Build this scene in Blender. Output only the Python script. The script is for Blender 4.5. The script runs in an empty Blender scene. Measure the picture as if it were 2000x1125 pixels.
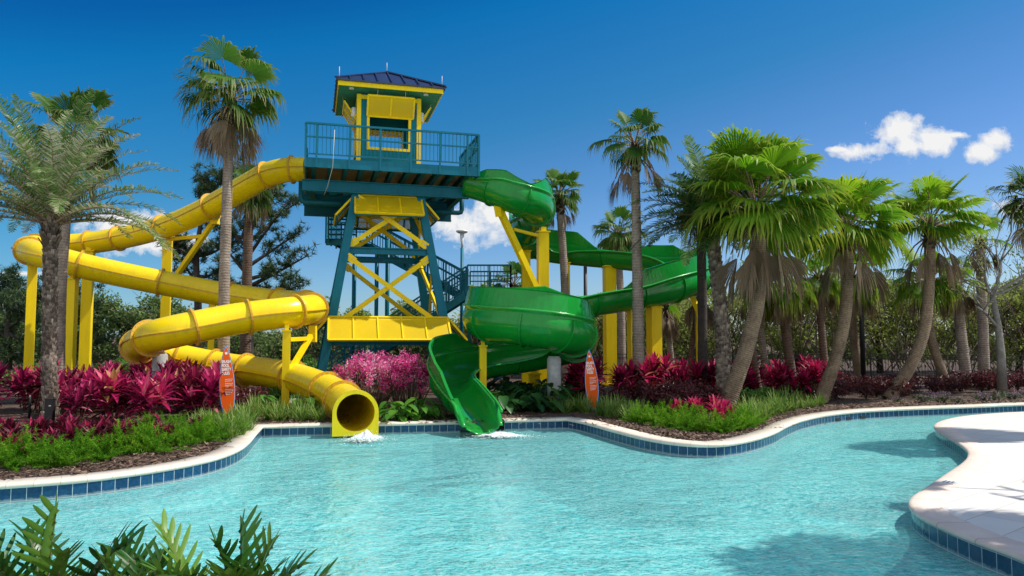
import bpy, math, random
import numpy as np
from mathutils import Vector, Matrix, noise, geometry

R_ = math.radians
scene = bpy.context.scene
COL = scene.collection
Z3 = Vector((0, 0, 1))

# ---------------------------------------------------------------- survey of the place
F = 1450.0                        # focal length for a 2000 px wide frame
PITCH = math.atan(97.5 / F)
CAMZ = 2.1                        # eye height over the water surface (z = 0)
CP, SP = math.cos(PITCH), math.sin(PITCH)


def _ray(x, y):
    dx = (x - 1000) / F
    dv = (562.5 - y) / F
    return dx, CP - dv * SP, SP + dv * CP


def at(x, y, Y):
    """measured point of the photo placed at ground distance Y"""
    d = _ray(x, y)
    s = Y / d[1]
    return Vector((d[0] * s, Y, CAMZ + d[2] * s))


def gp(x, y, z):
    """measured point of the photo placed at height z"""
    d = _ray(x, y)
    s = (z - CAMZ) / d[2]
    return Vector((d[0] * s, d[1] * s, z))


# ---------------------------------------------------------------- mesh builder
class MB:
    def __init__(self):
        self.v, self.f, self.t, self.n = [], [], [], 0

    def add(self, verts, faces, mi=0, smooth=False, tint=None):
        verts = np.asarray(verts, dtype=np.float32).reshape(-1, 3)
        k = len(verts)
        if tint is None:
            tint = np.tile(np.array([[.5, 0, 0, 1]], np.float32), (k, 1))
        else:
            tint = np.asarray(tint, np.float32)
            if tint.ndim == 1:
                tint = np.tile(tint[None, :], (k, 1))
        self.v.append(verts)
        self.t.append(tint)
        if isinstance(faces, np.ndarray):
            self.f.append((faces + self.n, mi, smooth))
        else:
            by = {}
            for fc in faces:
                by.setdefault(len(fc), []).append(fc)
            for fs in by.values():
                self.f.append((np.array(fs, np.int64) + self.n, mi, smooth))
        self.n += k

    def box(self, c, s, R=None, mi=0):
        hx, hy, hz = s[0] / 2, s[1] / 2, s[2] / 2
        P = [Vector((x, y, z)) for x in (-hx, hx) for y in (-hy, hy) for z in (-hz, hz)]
        if R is not None:
            P = [R @ p for p in P]
        c = Vector(c)
        self.add([c + p for p in P], [(0, 1, 3, 2), (4, 6, 7, 5), (0, 4, 5, 1), (2, 3, 7, 6), (0, 2, 6, 4), (1, 5, 7, 3)], mi)

    def beam(self, a, b, w, h, mi=0, up=Z3, roll=0):
        a, b = Vector(a), Vector(b)
        t = (b - a).normalized()
        s = t.cross(up)
        if s.length < 1e-4:
            s = t.cross(Vector((1, 0, 0)))
        s.normalize()
        u = s.cross(t)
        if roll:
            q = Matrix.Rotation(roll, 3, t)
            s, u = q @ s, q @ u
        R = Matrix((s, t, u)).transposed()
        self.box((a + b) / 2, (w, (b - a).length, h), R, mi)

    def ibeam(self, a, b, w, h, mi=0, up=Z3, th=.03):
        a, b = Vector(a), Vector(b)
        t = (b - a).normalized()
        s = t.cross(up).normalized()
        u = s.cross(t)
        self.beam(a, b, th, h - 2 * th, mi, up)
        for q in (-1, 1):
            o = u * q * (h / 2 - th / 2)
            self.beam(a + o, b + o, w, th, mi, up)

    def tube(self, pts, r, n=10, mi=0, smooth=True, caps=True, tint0=.5, jit=0, rng=None, tintlen=True):
        pts = [Vector(p) for p in pts]
        m = len(pts)
        if not hasattr(r, '__len__'):
            r = [r] * m
        V, T = [], []
        L = 0
        ref = None
        for i, p in enumerate(pts):
            t = (pts[min(i + 1, m - 1)] - pts[max(i - 1, 0)]).normalized()
            if ref is None:
                ref = t.cross(Vector((0.3, 1, 0.1))).normalized()
            s = (ref - t * ref.dot(t)).normalized()
            ref = s
            u = t.cross(s)
            if i:
                L += (p - pts[i - 1]).length
            for k in range(n):
                a = 2 * math.pi * k / n
                rr = r[i] * (1 + (rng.uniform(-jit, jit) if jit else 0))
                V.append(p + (s * math.cos(a) + u * math.sin(a)) * rr)
                T.append((tint0, L, k / n, 1))
        Fc = []
        for i in range(m - 1):
            for k in range(n):
                k2 = (k + 1) % n
                Fc.append((i * n + k, i * n + k2, (i + 1) * n + k2, (i + 1) * n + k))
        self.add(V, Fc, mi, smooth, T)
        if caps:
            base = self.n - m * n
            self.f.append((np.array([list(range(n - 1, -1, -1))]) + base, mi, False))
            self.f.append((np.array([[(m - 1) * n + k for k in range(n)]]) + base, mi, False))

    def mesh(self, name, origin=Vector((0, 0, 0)), mats=()):
        me = bpy.data.meshes.new(name)
        V = np.concatenate(self.v) - np.array(origin, np.float32)[None, :]
        T = np.concatenate(self.t)
        me.vertices.add(len(V))
        me.vertices.foreach_set('co', V.ravel())
        li, ls, mi, sm = [], [], [], []
        pos = 0
        for fa, m_, s_ in self.f:
            k = fa.shape[1]
            nf = fa.shape[0]
            li.append(fa.ravel())
            ls.append(pos + np.arange(nf) * k)
            pos += nf * k
            mi.append(np.full(nf, m_))
            sm.append(np.full(nf, s_))
        li = np.concatenate(li).astype(np.int32)
        ls = np.concatenate(ls).astype(np.int32)
        me.loops.add(len(li))
        me.loops.foreach_set('vertex_index', li)
        me.polygons.add(len(ls))
        me.polygons.foreach_set('loop_start', ls)
        me.polygons.foreach_set('material_index', np.concatenate(mi).astype(np.int32))
        me.polygons.foreach_set('use_smooth', np.concatenate(sm).astype(bool))
        at_ = me.attributes.new('tint', 'FLOAT_COLOR', 'POINT')
        at_.data.foreach_set('color', T.astype(np.float32).ravel())
        for m_ in (mats if isinstance(mats, (list, tuple)) else [mats]):
            me.materials.append(m_)
        me.update(calc_edges=True)
        me.validate()
        return me


def wloc(o):
    l = Vector((0, 0, 0))
    while o is not None:
        l += o.location
        o = o.parent
    return l


def build(name, mb, mats, parent=None, origin=None, label=None):
    """link the builder's world-space shape as ONE mesh object"""
    base = wloc(parent) if parent is not None else Vector(origin or (0, 0, 0))
    o = bpy.data.objects.new(name, mb.mesh(name, base, mats))
    COL.objects.link(o)
    if parent is not None:
        o.parent = parent
    else:
        o.location = base
    if label:
        o['label'] = label
    return o


def tag(o, label, cat, group=None):
    o['label'] = label
    o['category'] = cat
    if group:
        o['group'] = group
    return o


def thing(name, label, cat, loc, group=None):
    o = bpy.data.objects.new(name, None)
    o.empty_display_size = .2
    COL.objects.link(o)
    o.location = Vector(loc)
    return tag(o, label, cat, group)


def structure(name, mb, mats, origin=(0, 0, 0), kind='structure'):
    o = build(name, mb, mats, None, origin)
    o['kind'] = kind
    return o


def dup(root, loc, rotz=0, scale=1.0, label=None, group=None):
    c = root.copy()
    COL.objects.link(c)
    c.location = Vector(loc)
    c.rotation_euler = (0, 0, rotz)
    c.scale = (scale, scale, scale)
    if label:
        c['label'] = label
    if group:
        c['group'] = group
    for ch in list(root.children):
        k = ch.copy()
        COL.objects.link(k)
        k.parent = c
    return c


def smoothpath(P, step=.25, extra=None):
    """Catmull-Rom through points, resampled evenly; returns points and a parameter 0..n-1"""
    P = [Vector(p) for p in P]
    Q = [P[0] * 2 - P[1]] + P + [P[-1] * 2 - P[-2]]
    pts, par = [], []
    for i in range(len(P) - 1):
        a, b, c, d = Q[i:i + 4]
        for k in range(24):
            t = k / 24
            pts.append(.5 * ((2 * b) + (c - a) * t + (2 * a - 5 * b + 4 * c - d) * t * t + (3 * b - a - 3 * c + d) * t ** 3))
            par.append(i + t)
    pts.append(P[-1].copy())
    par.append(len(P) - 1.0)
    out, op = [pts[0]], [0.0]
    acc = 0
    for i in range(1, len(pts)):
        seg = (pts[i] - pts[i - 1]).length
        if seg < 1e-9:
            continue
        while acc + seg >= step:
            k = (step - acc) / seg
            p = pts[i - 1].lerp(pts[i], k)
            out.append(p)
            op.append(par[i - 1] + (par[i] - par[i - 1]) * k)
            seg -= (step - acc)
            pts[i - 1] = p
            par[i - 1] = op[-1]
            acc = 0
        acc += seg
    if (out[-1] - P[-1]).length > step * .3:
        out.append(P[-1].copy())
        op.append(len(P) - 1.0)
    else:
        out[-1] = P[-1].copy()
    return out, op


# ---------------------------------------------------------------- materials
class NT:
    def __init__(self, name):
        self.m = bpy.data.materials.new(name)
        self.m.use_nodes = True
        self.t = self.m.node_tree
        self.t.nodes.clear()
        self.out = self.N('ShaderNodeOutputMaterial')

    def N(self, typ, **kw):
        n = self.t.nodes.new(typ)
        for k, v in kw.items():
            if k.startswith('i_'):
                n.inputs[k[2:].replace('_', ' ')].default_value = v
            else:
                setattr(n, k, v)
        return n

    def L(self, a, b):
        self.t.links.new(a, b)

    def mixc(self, fac, a, b, mode='MIX'):
        n = self.N('ShaderNodeMix', data_type='RGBA', blend_type=mode)
        for i, v in ((0, fac), (6, a), (7, b)):
            if hasattr(v, 'default_value'):
                self.L(v, n.inputs[i])
            else:
                n.inputs[i].default_value = v if i == 0 else (*v, 1)
        return n.outputs[2]

    def math(self, op, a, b=None, c=None):
        n = self.N('ShaderNodeMath', operation=op)
        for i, v in enumerate((a, b, c)):
            if v is None:
                continue
            if hasattr(v, 'default_value'):
                self.L(v, n.inputs[i])
            else:
                n.inputs[i].default_value = v
        return n.outputs[0]

    def ramp(self, fac, stops):
        n = self.N('ShaderNodeValToRGB')
        e = n.color_ramp.elements
        while len(e) < len(stops):
            e.new(.5)
        for el, (p, c) in zip(e, stops):
            el.position = p
            el.color = (*c, 1) if len(c) == 3 else c
        if fac is not None:
            self.L(fac, n.inputs[0])
        return n.outputs[0]

    def noise(self, scale, detail=3, rough=.55, vec=None, dist=0):
        n = self.N('ShaderNodeTexNoise')
        n.inputs['Scale'].default_value = scale
        n.inputs['Detail'].default_value = detail
        n.inputs['Roughness'].default_value = rough
        n.inputs['Distortion'].default_value = dist
        if vec is not None:
            self.L(vec, n.inputs['Vector'])
        return n.outputs['Fac']

    def pos(self):
        return self.N('ShaderNodeNewGeometry').outputs['Position']

    def tint(self):
        a = self.N('ShaderNodeAttribute', attribute_name='tint')
        s = self.N('ShaderNodeSeparateColor')
        self.L(a.outputs['Color'], s.inputs[0])
        return s.outputs[0], s.outputs[1], s.outputs[2]

    def bump(self, h, strength=.3, dist=.02):
        n = self.N('ShaderNodeBump')
        n.inputs['Strength'].default_value = strength
        n.inputs['Distance'].default_value = dist
        self.L(h, n.inputs['Height'])
        return n.outputs[0]

    def principled(self, col, rough=.5, normal=None, **kw):
        p = self.N('ShaderNodeBsdfPrincipled')
        for k, v in (('Base Color', col), ('Roughness', rough)):
            if hasattr(v, 'default_value'):
                self.L(v, p.inputs[k])
            else:
                p.inputs[k].default_value = (*v, 1) if k == 'Base Color' else v
        if normal is not None:
            self.L(normal, p.inputs['Normal'])
        for k, v in kw.items():
            p.inputs[k.replace('_', ' ')].default_value = v
        return p

    def done(self, sh):
        self.L(sh.outputs[0] if hasattr(sh, 'outputs') else sh, self.out.inputs['Surface'])
        return self.m


def paint(name, col, rough=.35, var=.12, dirt=.25, spec=.5, fade=None):
    n = NT(name)
    p = n.pos()
    a = n.noise(1.3, 4, .6, p)
    mp = n.N('ShaderNodeMapping')
    mp.inputs['Scale'].default_value = (5, 5, .6)
    n.L(p, mp.inputs['Vector'])
    st = n.noise(1.6, 4, .65, mp.outputs[0])
    dark = tuple(c * (1 - var * 2) for c in col)
    lite = tuple(min(1, c * (1 + var)) for c in col)
    c = n.mixc(a, dark, lite)
    if dirt:
        d = n.ramp(st, [(.48, (0, 0, 0)), (.75, (1, 1, 1))])
        c = n.mixc(n.math('MULTIPLY', d, dirt), c, tuple(x * .45 + .012 for x in col))
    rg = n.math('MULTIPLY_ADD', st, .25, rough - .1)
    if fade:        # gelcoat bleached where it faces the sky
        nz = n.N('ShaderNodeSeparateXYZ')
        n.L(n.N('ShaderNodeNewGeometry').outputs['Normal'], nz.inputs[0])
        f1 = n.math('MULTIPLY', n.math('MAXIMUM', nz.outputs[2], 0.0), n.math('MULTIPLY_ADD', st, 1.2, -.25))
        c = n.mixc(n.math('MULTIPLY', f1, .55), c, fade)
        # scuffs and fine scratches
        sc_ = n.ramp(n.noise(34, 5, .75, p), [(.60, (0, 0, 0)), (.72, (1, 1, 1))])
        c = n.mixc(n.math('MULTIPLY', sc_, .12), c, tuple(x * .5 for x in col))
    b = n.bump(n.noise(9, 2, .5, p), .06, .02)
    return n.done(n.principled(c, rg, b, Specular_IOR_Level=spec))


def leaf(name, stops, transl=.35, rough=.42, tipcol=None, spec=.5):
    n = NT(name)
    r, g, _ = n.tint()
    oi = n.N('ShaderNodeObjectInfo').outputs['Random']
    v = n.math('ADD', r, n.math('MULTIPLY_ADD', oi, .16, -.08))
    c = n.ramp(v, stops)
    if tipcol:
        c = n.mixc(n.math('MULTIPLY', n.math('POWER', g, 4.0), .75), c, tipcol)
    p = n.principled(c, rough, None, Specular_IOR_Level=spec)
    t = n.N('ShaderNodeBsdfTranslucent')
    n.L(n.mixc(.5, c, (.35, .4, .05), 'MULTIPLY') if False else c, t.inputs['Color'])
    mx = n.N('ShaderNodeMixShader')
    mx.inputs[0].default_value = transl
    n.L(p.outputs[0], mx.inputs[1])
    n.L(t.outputs[0], mx.inputs[2])
    return n.done(mx)


def bark(name, c0, c1, ring=9.0, ringstr=.5, rough=.85, noise_s=14):
    n = NT(name)
    r, g, b_ = n.tint()
    nz = n.noise(noise_s, 4, .65, n.pos())
    nz2 = n.noise(2.2, 3, .6, n.pos())
    w = n.math('SINE', n.math('ADD', n.math('MULTIPLY', g, ring * 6.283), n.math('MULTIPLY', nz2, 9.0)))
    w = n.math('MULTIPLY_ADD', w, .5, .5)
    v = n.math('ADD', n.math('MULTIPLY', nz, .65), n.math('MULTIPLY', w, .35 * ringstr))
    v = n.math('ADD', v, n.math('MULTIPLY_ADD', nz2, .6, -.3))
    v = n.math('ADD', v, n.math('MULTIPLY_ADD', r, .6, -.3))
    c = n.ramp(v, [(.2, c0), (.75, c1)])
    h = n.math('ADD', n.math('MULTIPLY', w, ringstr), nz)
    return n.done(n.principled(c, rough, n.bump(h, .7, .03)))


M = {}
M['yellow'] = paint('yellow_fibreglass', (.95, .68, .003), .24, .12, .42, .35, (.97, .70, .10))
M['yellow_steel'] = paint('yellow_steel', (.93, .67, .004), .45, .07, .25, .22)
M['yellow_flange'] = paint('yellow_flange', (.68, .38, .012), .4, .12, .5)
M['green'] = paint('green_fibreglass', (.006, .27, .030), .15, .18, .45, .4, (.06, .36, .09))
M['green_rim'] = paint('green_rim', (.025, .36, .05), .25, .1, .2)
M['teal'] = paint('teal_steel', (.003, .165, .24), .42, .16, .5, .2)
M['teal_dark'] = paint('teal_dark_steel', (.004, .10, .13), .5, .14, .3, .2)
M['teal_wall'] = paint('teal_siding', (.003, .18, .225), .55, .12, .2, .15)
M['soffit'] = paint('green_soffit', (.03, .30, .20), .6, .08, .15)
M['navy_roof'] = paint('navy_metal_roof', (.02, .035, .09), .35, .15, .2)
M['metal'] = paint('galvanised_metal', (.55, .56, .56), .4, .1, .3)
M['white'] = paint('white_enamel', (.8, .8, .78), .4, .05, .1)
M['black'] = paint('black_steel', (.012, .012, .014), .5, .2, .2)
M['planks'] = paint('deck_boards', (.42, .30, .16), .7, .2, .4)


def concrete():
    n = NT('concrete')
    p = n.pos()
    a = n.noise(6, 5, .65, p)
    c = n.ramp(a, [(.25, (.30, .30, .30)), (.7, (.52, .52, .51))])
    return n.done(n.principled(c, .85, n.bump(n.noise(40, 3, .6, p), .3, .01)))


M['concrete'] = concrete()


def perforated():
    n = NT('yellow_perforated_sheet')
    p = n.pos()
    a = n.noise(1.1, 3, .6, p)
    c = n.mixc(a, (.70, .48, .005), (.88, .62, .006))
    pr = n.principled(c, .5, None, Specular_IOR_Level=.2)
    tr = n.N('ShaderNodeBsdfTransparent')
    mx = n.N('ShaderNodeMixShader')
    mx.inputs[0].default_value = .2
    n.L(pr.outputs[0], mx.inputs[1])
    n.L(tr.outputs[0], mx.inputs[2])
    return n.done(mx)


M['perf'] = perforated()


def mulch():
    n = NT('bark_mulch')
    p = n.pos()
    v = n.N('ShaderNodeTexVoronoi', feature='F1')
    v.inputs['Scale'].default_value = 17
    mp = n.N('ShaderNodeMapping')
    mp.inputs['Scale'].default_value = (1, 1.9, 1)
    mp.inputs['Rotation'].default_value = (0, 0, .6)
    n.L(p, mp.inputs['Vector'])
    nd = n.N('ShaderNodeTexNoise')
    nd.inputs['Scale'].default_value = 6
    n.L(p, nd.inputs['Vector'])
    ad = n.N('ShaderNodeVectorMath', operation='MULTIPLY_ADD')
    n.L(nd.outputs['Color'], ad.inputs[0])
    ad.inputs[1].default_value = (.3, .3, .3)
    n.L(mp.outputs[0], ad.inputs[2])
    n.L(ad.outputs[0], v.inputs['Vector'])
    s = n.N('ShaderNodeSeparateColor')
    n.L(v.outputs['Color'], s.inputs[0])
    big = n.noise(.8, 3, .6, p)
    c = n.ramp(s.outputs[0], [(.0, (.035, .018, .012)), (.5, (.12, .066, .042)), (.85, (.23, .14, .092)), (1, (.34, .25, .18))])
    c = n.mixc(n.math('MULTIPLY', big, .6), c, (.06, .035, .022))
    h = n.math('ADD', n.math('MULTIPLY', v.outputs['Distance'], -1.2), s.outputs[1])
    return n.done(n.principled(c, .9, n.bump(h, .9, .05)))


M['mulch'] = mulch()


def coping(name, c0, c1, joint=.3):
    n = NT(name)
    r, g, b = n.tint()       # g = metres along the edge
    p = n.pos()
    a = n.noise(3, 4, .6, p)
    c = n.ramp(a, [(.25, c0), (.75, c1)])
    fr = n.math('FRACT', n.math('DIVIDE', g, joint))
    j = n.math('LESS_THAN', fr, .025)
    c = n.mixc(n.math('MULTIPLY', j, .6), c, tuple(x * .45 for x in c0))
    per = n.N('ShaderNodeTexWhiteNoise', noise_dimensions='1D')
    n.L(n.math('FLOOR', n.math('DIVIDE', g, joint)), per.inputs['W'])
    c = n.mixc(n.math('MULTIPLY', per.outputs['Value'], .14), c, tuple(x * .6 for x in c0))
    return n.done(n.principled(c, .7, n.bump(n.noise(60, 3, .6, p), .25, .005)))


M['coping'] = coping('cream_coping', (.66, .56, .45), (.80, .72, .61))
M['coping_tan'] = coping('tan_coping', (.66, .52, .43), (.80, .68, .58), .6)


def tile():
    n = NT('blue_glazed_tile')
    r, g, b = n.tint()       # g = metres along, b = height
    S = .17
    gu = n.math('DIVIDE', g, S)
    gv = n.math('DIVIDE', n.math('ADD', b, .155), S)
    du = n.math('ABSOLUTE', n.math('SUBTRACT', n.math('FRACT', gu), .5))
    dv = n.math('ABSOLUTE', n.math('SUBTRACT', n.math('FRACT', gv), .5))
    gr = n.math('GREATER_THAN', n.math('MAXIMUM', du, dv), .476)
    per = n.N('ShaderNodeTexWhiteNoise', noise_dimensions='2D')
    cb = n.N('ShaderNodeCombineXYZ')
    n.L(n.math('FLOOR', gu), cb.inputs[0])
    n.L(n.math('FLOOR', gv), cb.inputs[1])
    n.L(cb.outputs[0], per.inputs['Vector'])
    nz = n.noise(22, 4, .65, n.pos())
    v = n.math('ADD', n.math('MULTIPLY', nz, .75), n.math('MULTIPLY', per.outputs['Value'], .3))
    c = n.ramp(v, [(.2, (.004, .022, .06)), (.5, (.006, .045, .115)), (.85, (.015, .095, .20))])
    c = n.mixc(gr, c, (.42, .47, .46))
    c = n.mixc(n.ramp(n.math('ADD', b, n.math('MULTIPLY', nz, -.06)), [(.0, (.5, .5, .5)), (.02, (0, 0, 0))]), c, (.34, .42, .42))      # scale at the waterline
    rg = n.math('MULTIPLY_ADD', gr, .5, .14)
    bm = n.bump(n.math('ADD', n.math('MULTIPLY', gr, -1), n.math('MULTIPLY', nz, .25)), .3, .006)
    return n.done(n.principled(c, rg, bm))


M['tile'] = tile()


def paver():
    n = NT('white_pavers')
    p = n.pos()
    mp = n.N('ShaderNodeMapping')
    mp.inputs['Rotation'].default_value = (0, 0, R_(-38))
    n.L(p, mp.inputs['Vector'])
    b = n.N('ShaderNodeTexBrick')
    b.offset = .5
    b.inputs['Color1'].default_value = (.68, .645, .59, 1)
    b.inputs['Color2'].default_value = (.76, .73, .675, 1)
    b.inputs['Mortar'].default_value = (.50, .46, .41, 1)
    b.inputs['Scale'].default_value = 1
    b.inputs['Mortar Size'].default_value = .007
    b.inputs['Mortar Smooth'].default_value = .2
    b.inputs['Brick Width'].default_value = .92
    b.inputs['Row Height'].default_value = .46
    n.L(mp.outputs[0], b.inputs['Vector'])
    a = n.noise(2.4, 5, .65, p)
    c = n.mixc(n.math('MULTIPLY', n.ramp(a, [(.4, (0, 0, 0)), (.8, (1, 1, 1))]), .22), b.outputs['Color'], (.52, .48, .43))
    h = n.math('ADD', n.math('MULTIPLY', b.outputs['Fac'], -1), n.math('MULTIPLY', n.noise(70, 3, .6, p), .3))
    return n.done(n.principled(c, .75, n.bump(h, .25, .008)))


M['paver'] = paver()


def plaster():
    n = NT('pool_plaster')
    p = n.pos()
    a = n.noise(.7, 4, .6, p)
    b = n.noise(6, 4, .7, p, .6)
    c = n.ramp(a, [(.3, (.60, .82, .80)), (.7, (.74, .86, .82))])
    c = n.mixc(n.math('MULTIPLY', n.ramp(b, [(.4, (0, 0, 0)), (.62, (1, 1, 1))]), .45), c, (.84, .86, .76))
    return n.done(n.principled(c, .8))


M['plaster'] = plaster()
M['plaster_shade'] = paint('painted_shade_plaster', (.02, .20, .24), .8, .15, .2)  # shade on the underwater wall, painted as a darker plaster tone


def water():
    """clear tinted water: straight transmission with a rippled mirror coat and milky scatter"""
    n = NT('pool_water')
    p = n.pos()
    mp = n.N('ShaderNodeMapping')
    mp.inputs['Scale'].default_value = (.80, 1.0, 1)
    mp.inputs['Rotation'].default_value = (0, 0, R_(-8))
    n.L(p, mp.inputs['Vector'])
    big = n.noise(1.5, 3, .55, mp.outputs[0], .6)
    mid = n.noise(5.5, 3, .6, mp.outputs[0], .9)
    fin = n.noise(17, 3, .6, mp.outputs[0], .5)
    gust = n.ramp(n.noise(.33, 3, .55, p, .8), [(.36, (.55, .55, .55)), (.64, (1.15, 1.15, 1.15))])      # calmer and rougher patches
    h = n.math('MULTIPLY', n.math('ADD', n.math('MULTIPLY', big, 1.0), n.math('ADD', n.math('MULTIPLY', mid, .45), n.math('MULTIPLY', fin, .26))), gust)
    bm = n.bump(h, 1.0, .13)
    tr = n.N('ShaderNodeBsdfTransparent')
    # ripples bend the view to the floor: modulates how much of the water column is seen
    rip = n.math('ADD', n.math('MULTIPLY', mid, .62), n.math('MULTIPLY', fin, .38))
    k = n.ramp(rip, [(.40, (.16, .72, .78)), (.50, (.44, .92, .94)), (.60, (.74, 1, 1))])
    n.L(k, tr.inputs['Color'])
    df = n.N('ShaderNodeBsdfDiffuse')
    n.L(n.ramp(n.math('MULTIPLY_ADD', n.math('SUBTRACT', n.math('ADD', n.math('MULTIPLY', mid, .32), n.math('MULTIPLY', fin, .68)), .5), gust, .49), [(.34, (.10, .58, .60)), (.48, (.27, .80, .79)), (.66, (.50, .93, .91))]), df.inputs['Color'])  # pale and dark ripple sparkle painted into the scatter colour
    n.L(bm, df.inputs['Normal'])
    m1 = n.N('ShaderNodeMixShader')
    m1.inputs[0].default_value = .55
    n.L(tr.outputs[0], m1.inputs[1])
    n.L(df.outputs[0], m1.inputs[2])
    gl = n.N('ShaderNodeBsdfGlossy')
    gl.inputs['Roughness'].default_value = .06
    n.L(bm, gl.inputs['Normal'])
    fr = n.N('ShaderNodeFresnel')
    fr.inputs['IOR'].default_value = 1.33
    n.L(bm, fr.inputs['Normal'])
    m2 = n.N('ShaderNodeMixShader')
    n.L(fr.outputs[0], m2.inputs[0])
    n.L(m1.outputs[0], m2.inputs[1])
    n.L(gl.outputs[0], m2.inputs[2])
    return n.done(m2)


M['water'] = water()


def foam():
    n = NT('white_foam')
    p = n.pos()
    a = n.noise(26, 4, .7, p)
    pr = n.principled((.86, .93, .94), .4, n.bump(a, .8, .03))
    tr = n.N('ShaderNodeBsdfTransparent')
    r, g, b = n.tint()
    mx = n.N('ShaderNodeMixShader')
    al = n.math('ADD', n.math('MULTIPLY', a, 1.6), n.math('MULTIPLY_ADD', g, -.95, -.16))
    al = n.ramp(al, [(.0, (0, 0, 0)), (.34, (1, 1, 1))])
    n.L(al, mx.inputs[0])
    n.L(tr.outputs[0], mx.inputs[1])
    n.L(pr.outputs[0], mx.inputs[2])
    return n.done(mx)


M['foam'] = foam()
M['sign_orange'] = paint('orange_sign_face', (.82, .105, .005), .5, .04, .06, .15)
M['sign_blue'] = paint('blue_sign_edge', (.008, .22, .62), .5, .06, .1, .15)

G = lambda *s: list(s)
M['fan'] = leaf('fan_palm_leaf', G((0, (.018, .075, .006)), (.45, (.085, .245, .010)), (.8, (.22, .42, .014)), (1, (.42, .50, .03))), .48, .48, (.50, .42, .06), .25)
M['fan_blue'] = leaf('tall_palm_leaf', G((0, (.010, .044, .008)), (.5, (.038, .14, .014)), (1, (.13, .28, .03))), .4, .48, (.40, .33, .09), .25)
M['feather'] = leaf('feather_palm_leaf', G((0, (.020, .055, .016)), (.5, (.09, .20, .036)), (.85, (.21, .30, .10)), (1, (.46, .44, .30))), .35, .5, (.40, .35, .24), .3)
M['feather_dark'] = leaf('dark_feather_palm_leaf', G((0, (.012, .045, .012)), (.5, (.05, .14, .03)), (1, (.20, .29, .09))), .35, .5, None, .2)
M['dead'] = leaf('dry_palm_leaf', G((0, (.055, .032, .018)), (.5, (.17, .115, .065)), (1, (.34, .26, .16))), .2, .7)
M['ti'] = leaf('magenta_ti_leaf', G((0, (.025, .004, .012)), (.30, (.10, .007, .030)), (.58, (.42, .014, .10)), (.80, (.78, .05, .22)), (.9, (.74, .22, .27)), (1, (.52, .30, .10))), .35, .48, None, .2)
M['ti_red'] = leaf('red_ti_leaf', G((0, (.03, .004, .010)), (.32, (.09, .006, .022)), (.60, (.36, .012, .06)), (.84, (.74, .03, .17)), (.93, (.62, .18, .2)), (1, (.50, .20, .06))), .32, .48, None, .2)
M['ti_dark'] = leaf('burgundy_ti_leaf', G((0, (.03, .012, .014)), (.30, (.10, .012, .024)), (.55, (.28, .014, .055)), (.8, (.56, .05, .15)), (.9, (.42, .20, .08)), (1, (.28, .26, .06))), .3, .45, None, .25)
M['ti_pale'] = leaf('pink_ti_leaf', G((0, (.06, .008, .02)), (.35, (.24, .014, .06)), (.6, (.62, .05, .20)), (.8, (.84, .22, .36)), (1, (.62, .40, .22))), .38, .45, None, .3)
M['maroon'] = leaf('maroon_leaf', G((0, (.018, .006, .008)), (.5, (.075, .014, .018)), (.85, (.20, .03, .03)), (1, (.14, .13, .03))), .2, .4)
M['redleaf'] = leaf('crimson_leaf', G((0, (.05, .004, .010)), (.5, (.24, .010, .03)), (1, (.52, .03, .07))), .25, .4)
M['pink'] = leaf('pink_fringe_flower', G((0, (.06, .022, .026)), (.30, (.14, .045, .05)), (.40, (.62, .03, .24)), (.72, (.86, .10, .42)), (.88, (.90, .34, .56)), (1, (.80, .74, .72))), .4, .6, None, .2)
M['foxtail'] = leaf('foxtail_leaf', G((0, (.035, .11, .007)), (.5, (.12, .33, .013)), (1, (.34, .55, .04))), .5, .6, None, .15)
M['grass'] = leaf('liriope_blade', G((0, (.03, .08, .010)), (.5, (.12, .25, .026)), (1, (.34, .42, .12))), .35, .45, None, .3)
M['philo'] = leaf('glossy_lobed_leaf', G((0, (.010, .042, .007)), (.5, (.035, .125, .014)), (1, (.15, .28, .03))), .3, .34, None, .4)
M['broad'] = leaf('broad_green_leaf', G((0, (.018, .07, .010)), (.5, (.07, .22, .018)), (1, (.20, .40, .04))), .35, .35)
M['darkgreen'] = leaf('deep_green_leaf', G((0, (.008, .03, .008)), (.5, (.02, .085, .016)), (1, (.06, .17, .03))), .25, .35)
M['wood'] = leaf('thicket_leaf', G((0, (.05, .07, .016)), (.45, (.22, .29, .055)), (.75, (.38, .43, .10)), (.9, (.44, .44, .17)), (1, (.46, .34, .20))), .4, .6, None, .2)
M['wood_dark'] = leaf('dark_thicket_leaf', G((0, (.028, .05, .015)), (.5, (.095, .16, .042)), (.85, (.20, .27, .075)), (1, (.28, .22, .13))), .35, .6, None, .2)  # darker green set of thicket leaf tones
M['pine'] = leaf('pine_needles', G((0, (.010, .028, .012)), (.5, (.032, .075, .022)), (1, (.10, .15, .035))), .2, .5)
M['lav'] = leaf('lavender_flower', G((0, (.03, .08, .012)), (.6, (.06, .13, .02)), (.75, (.45, .16, .42)), (1, (.6, .30, .55))), .25, .5)
M['bark_grey'] = bark('grey_palm_bark', (.17, .13, .10), (.48, .39, .32), 12, .35)
M['bark_red'] = bark('reddish_palm_bark', (.075, .045, .03), (.24, .155, .11), 10, .35)
M['bark_ring'] = bark('ringed_palm_bark', (.11, .072, .044), (.39, .28, .18), 19, .42)
M['fibre'] = bark('brown_palm_fibre', (.035, .02, .012), (.22, .14, .08), 3, .1)
M['bark_boot'] = bark('scaly_palm_bark', (.075, .052, .038), (.52, .42, .33), 3, .0)
M['bark_dark'] = bark('dark_tree_bark', (.025, .019, .016), (.10, .075, .058), 3, .1)
M['bark_pale'] = bark('pale_tree_bark', (.13, .12, .105), (.36, .33, .29), 3, .1)
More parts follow.
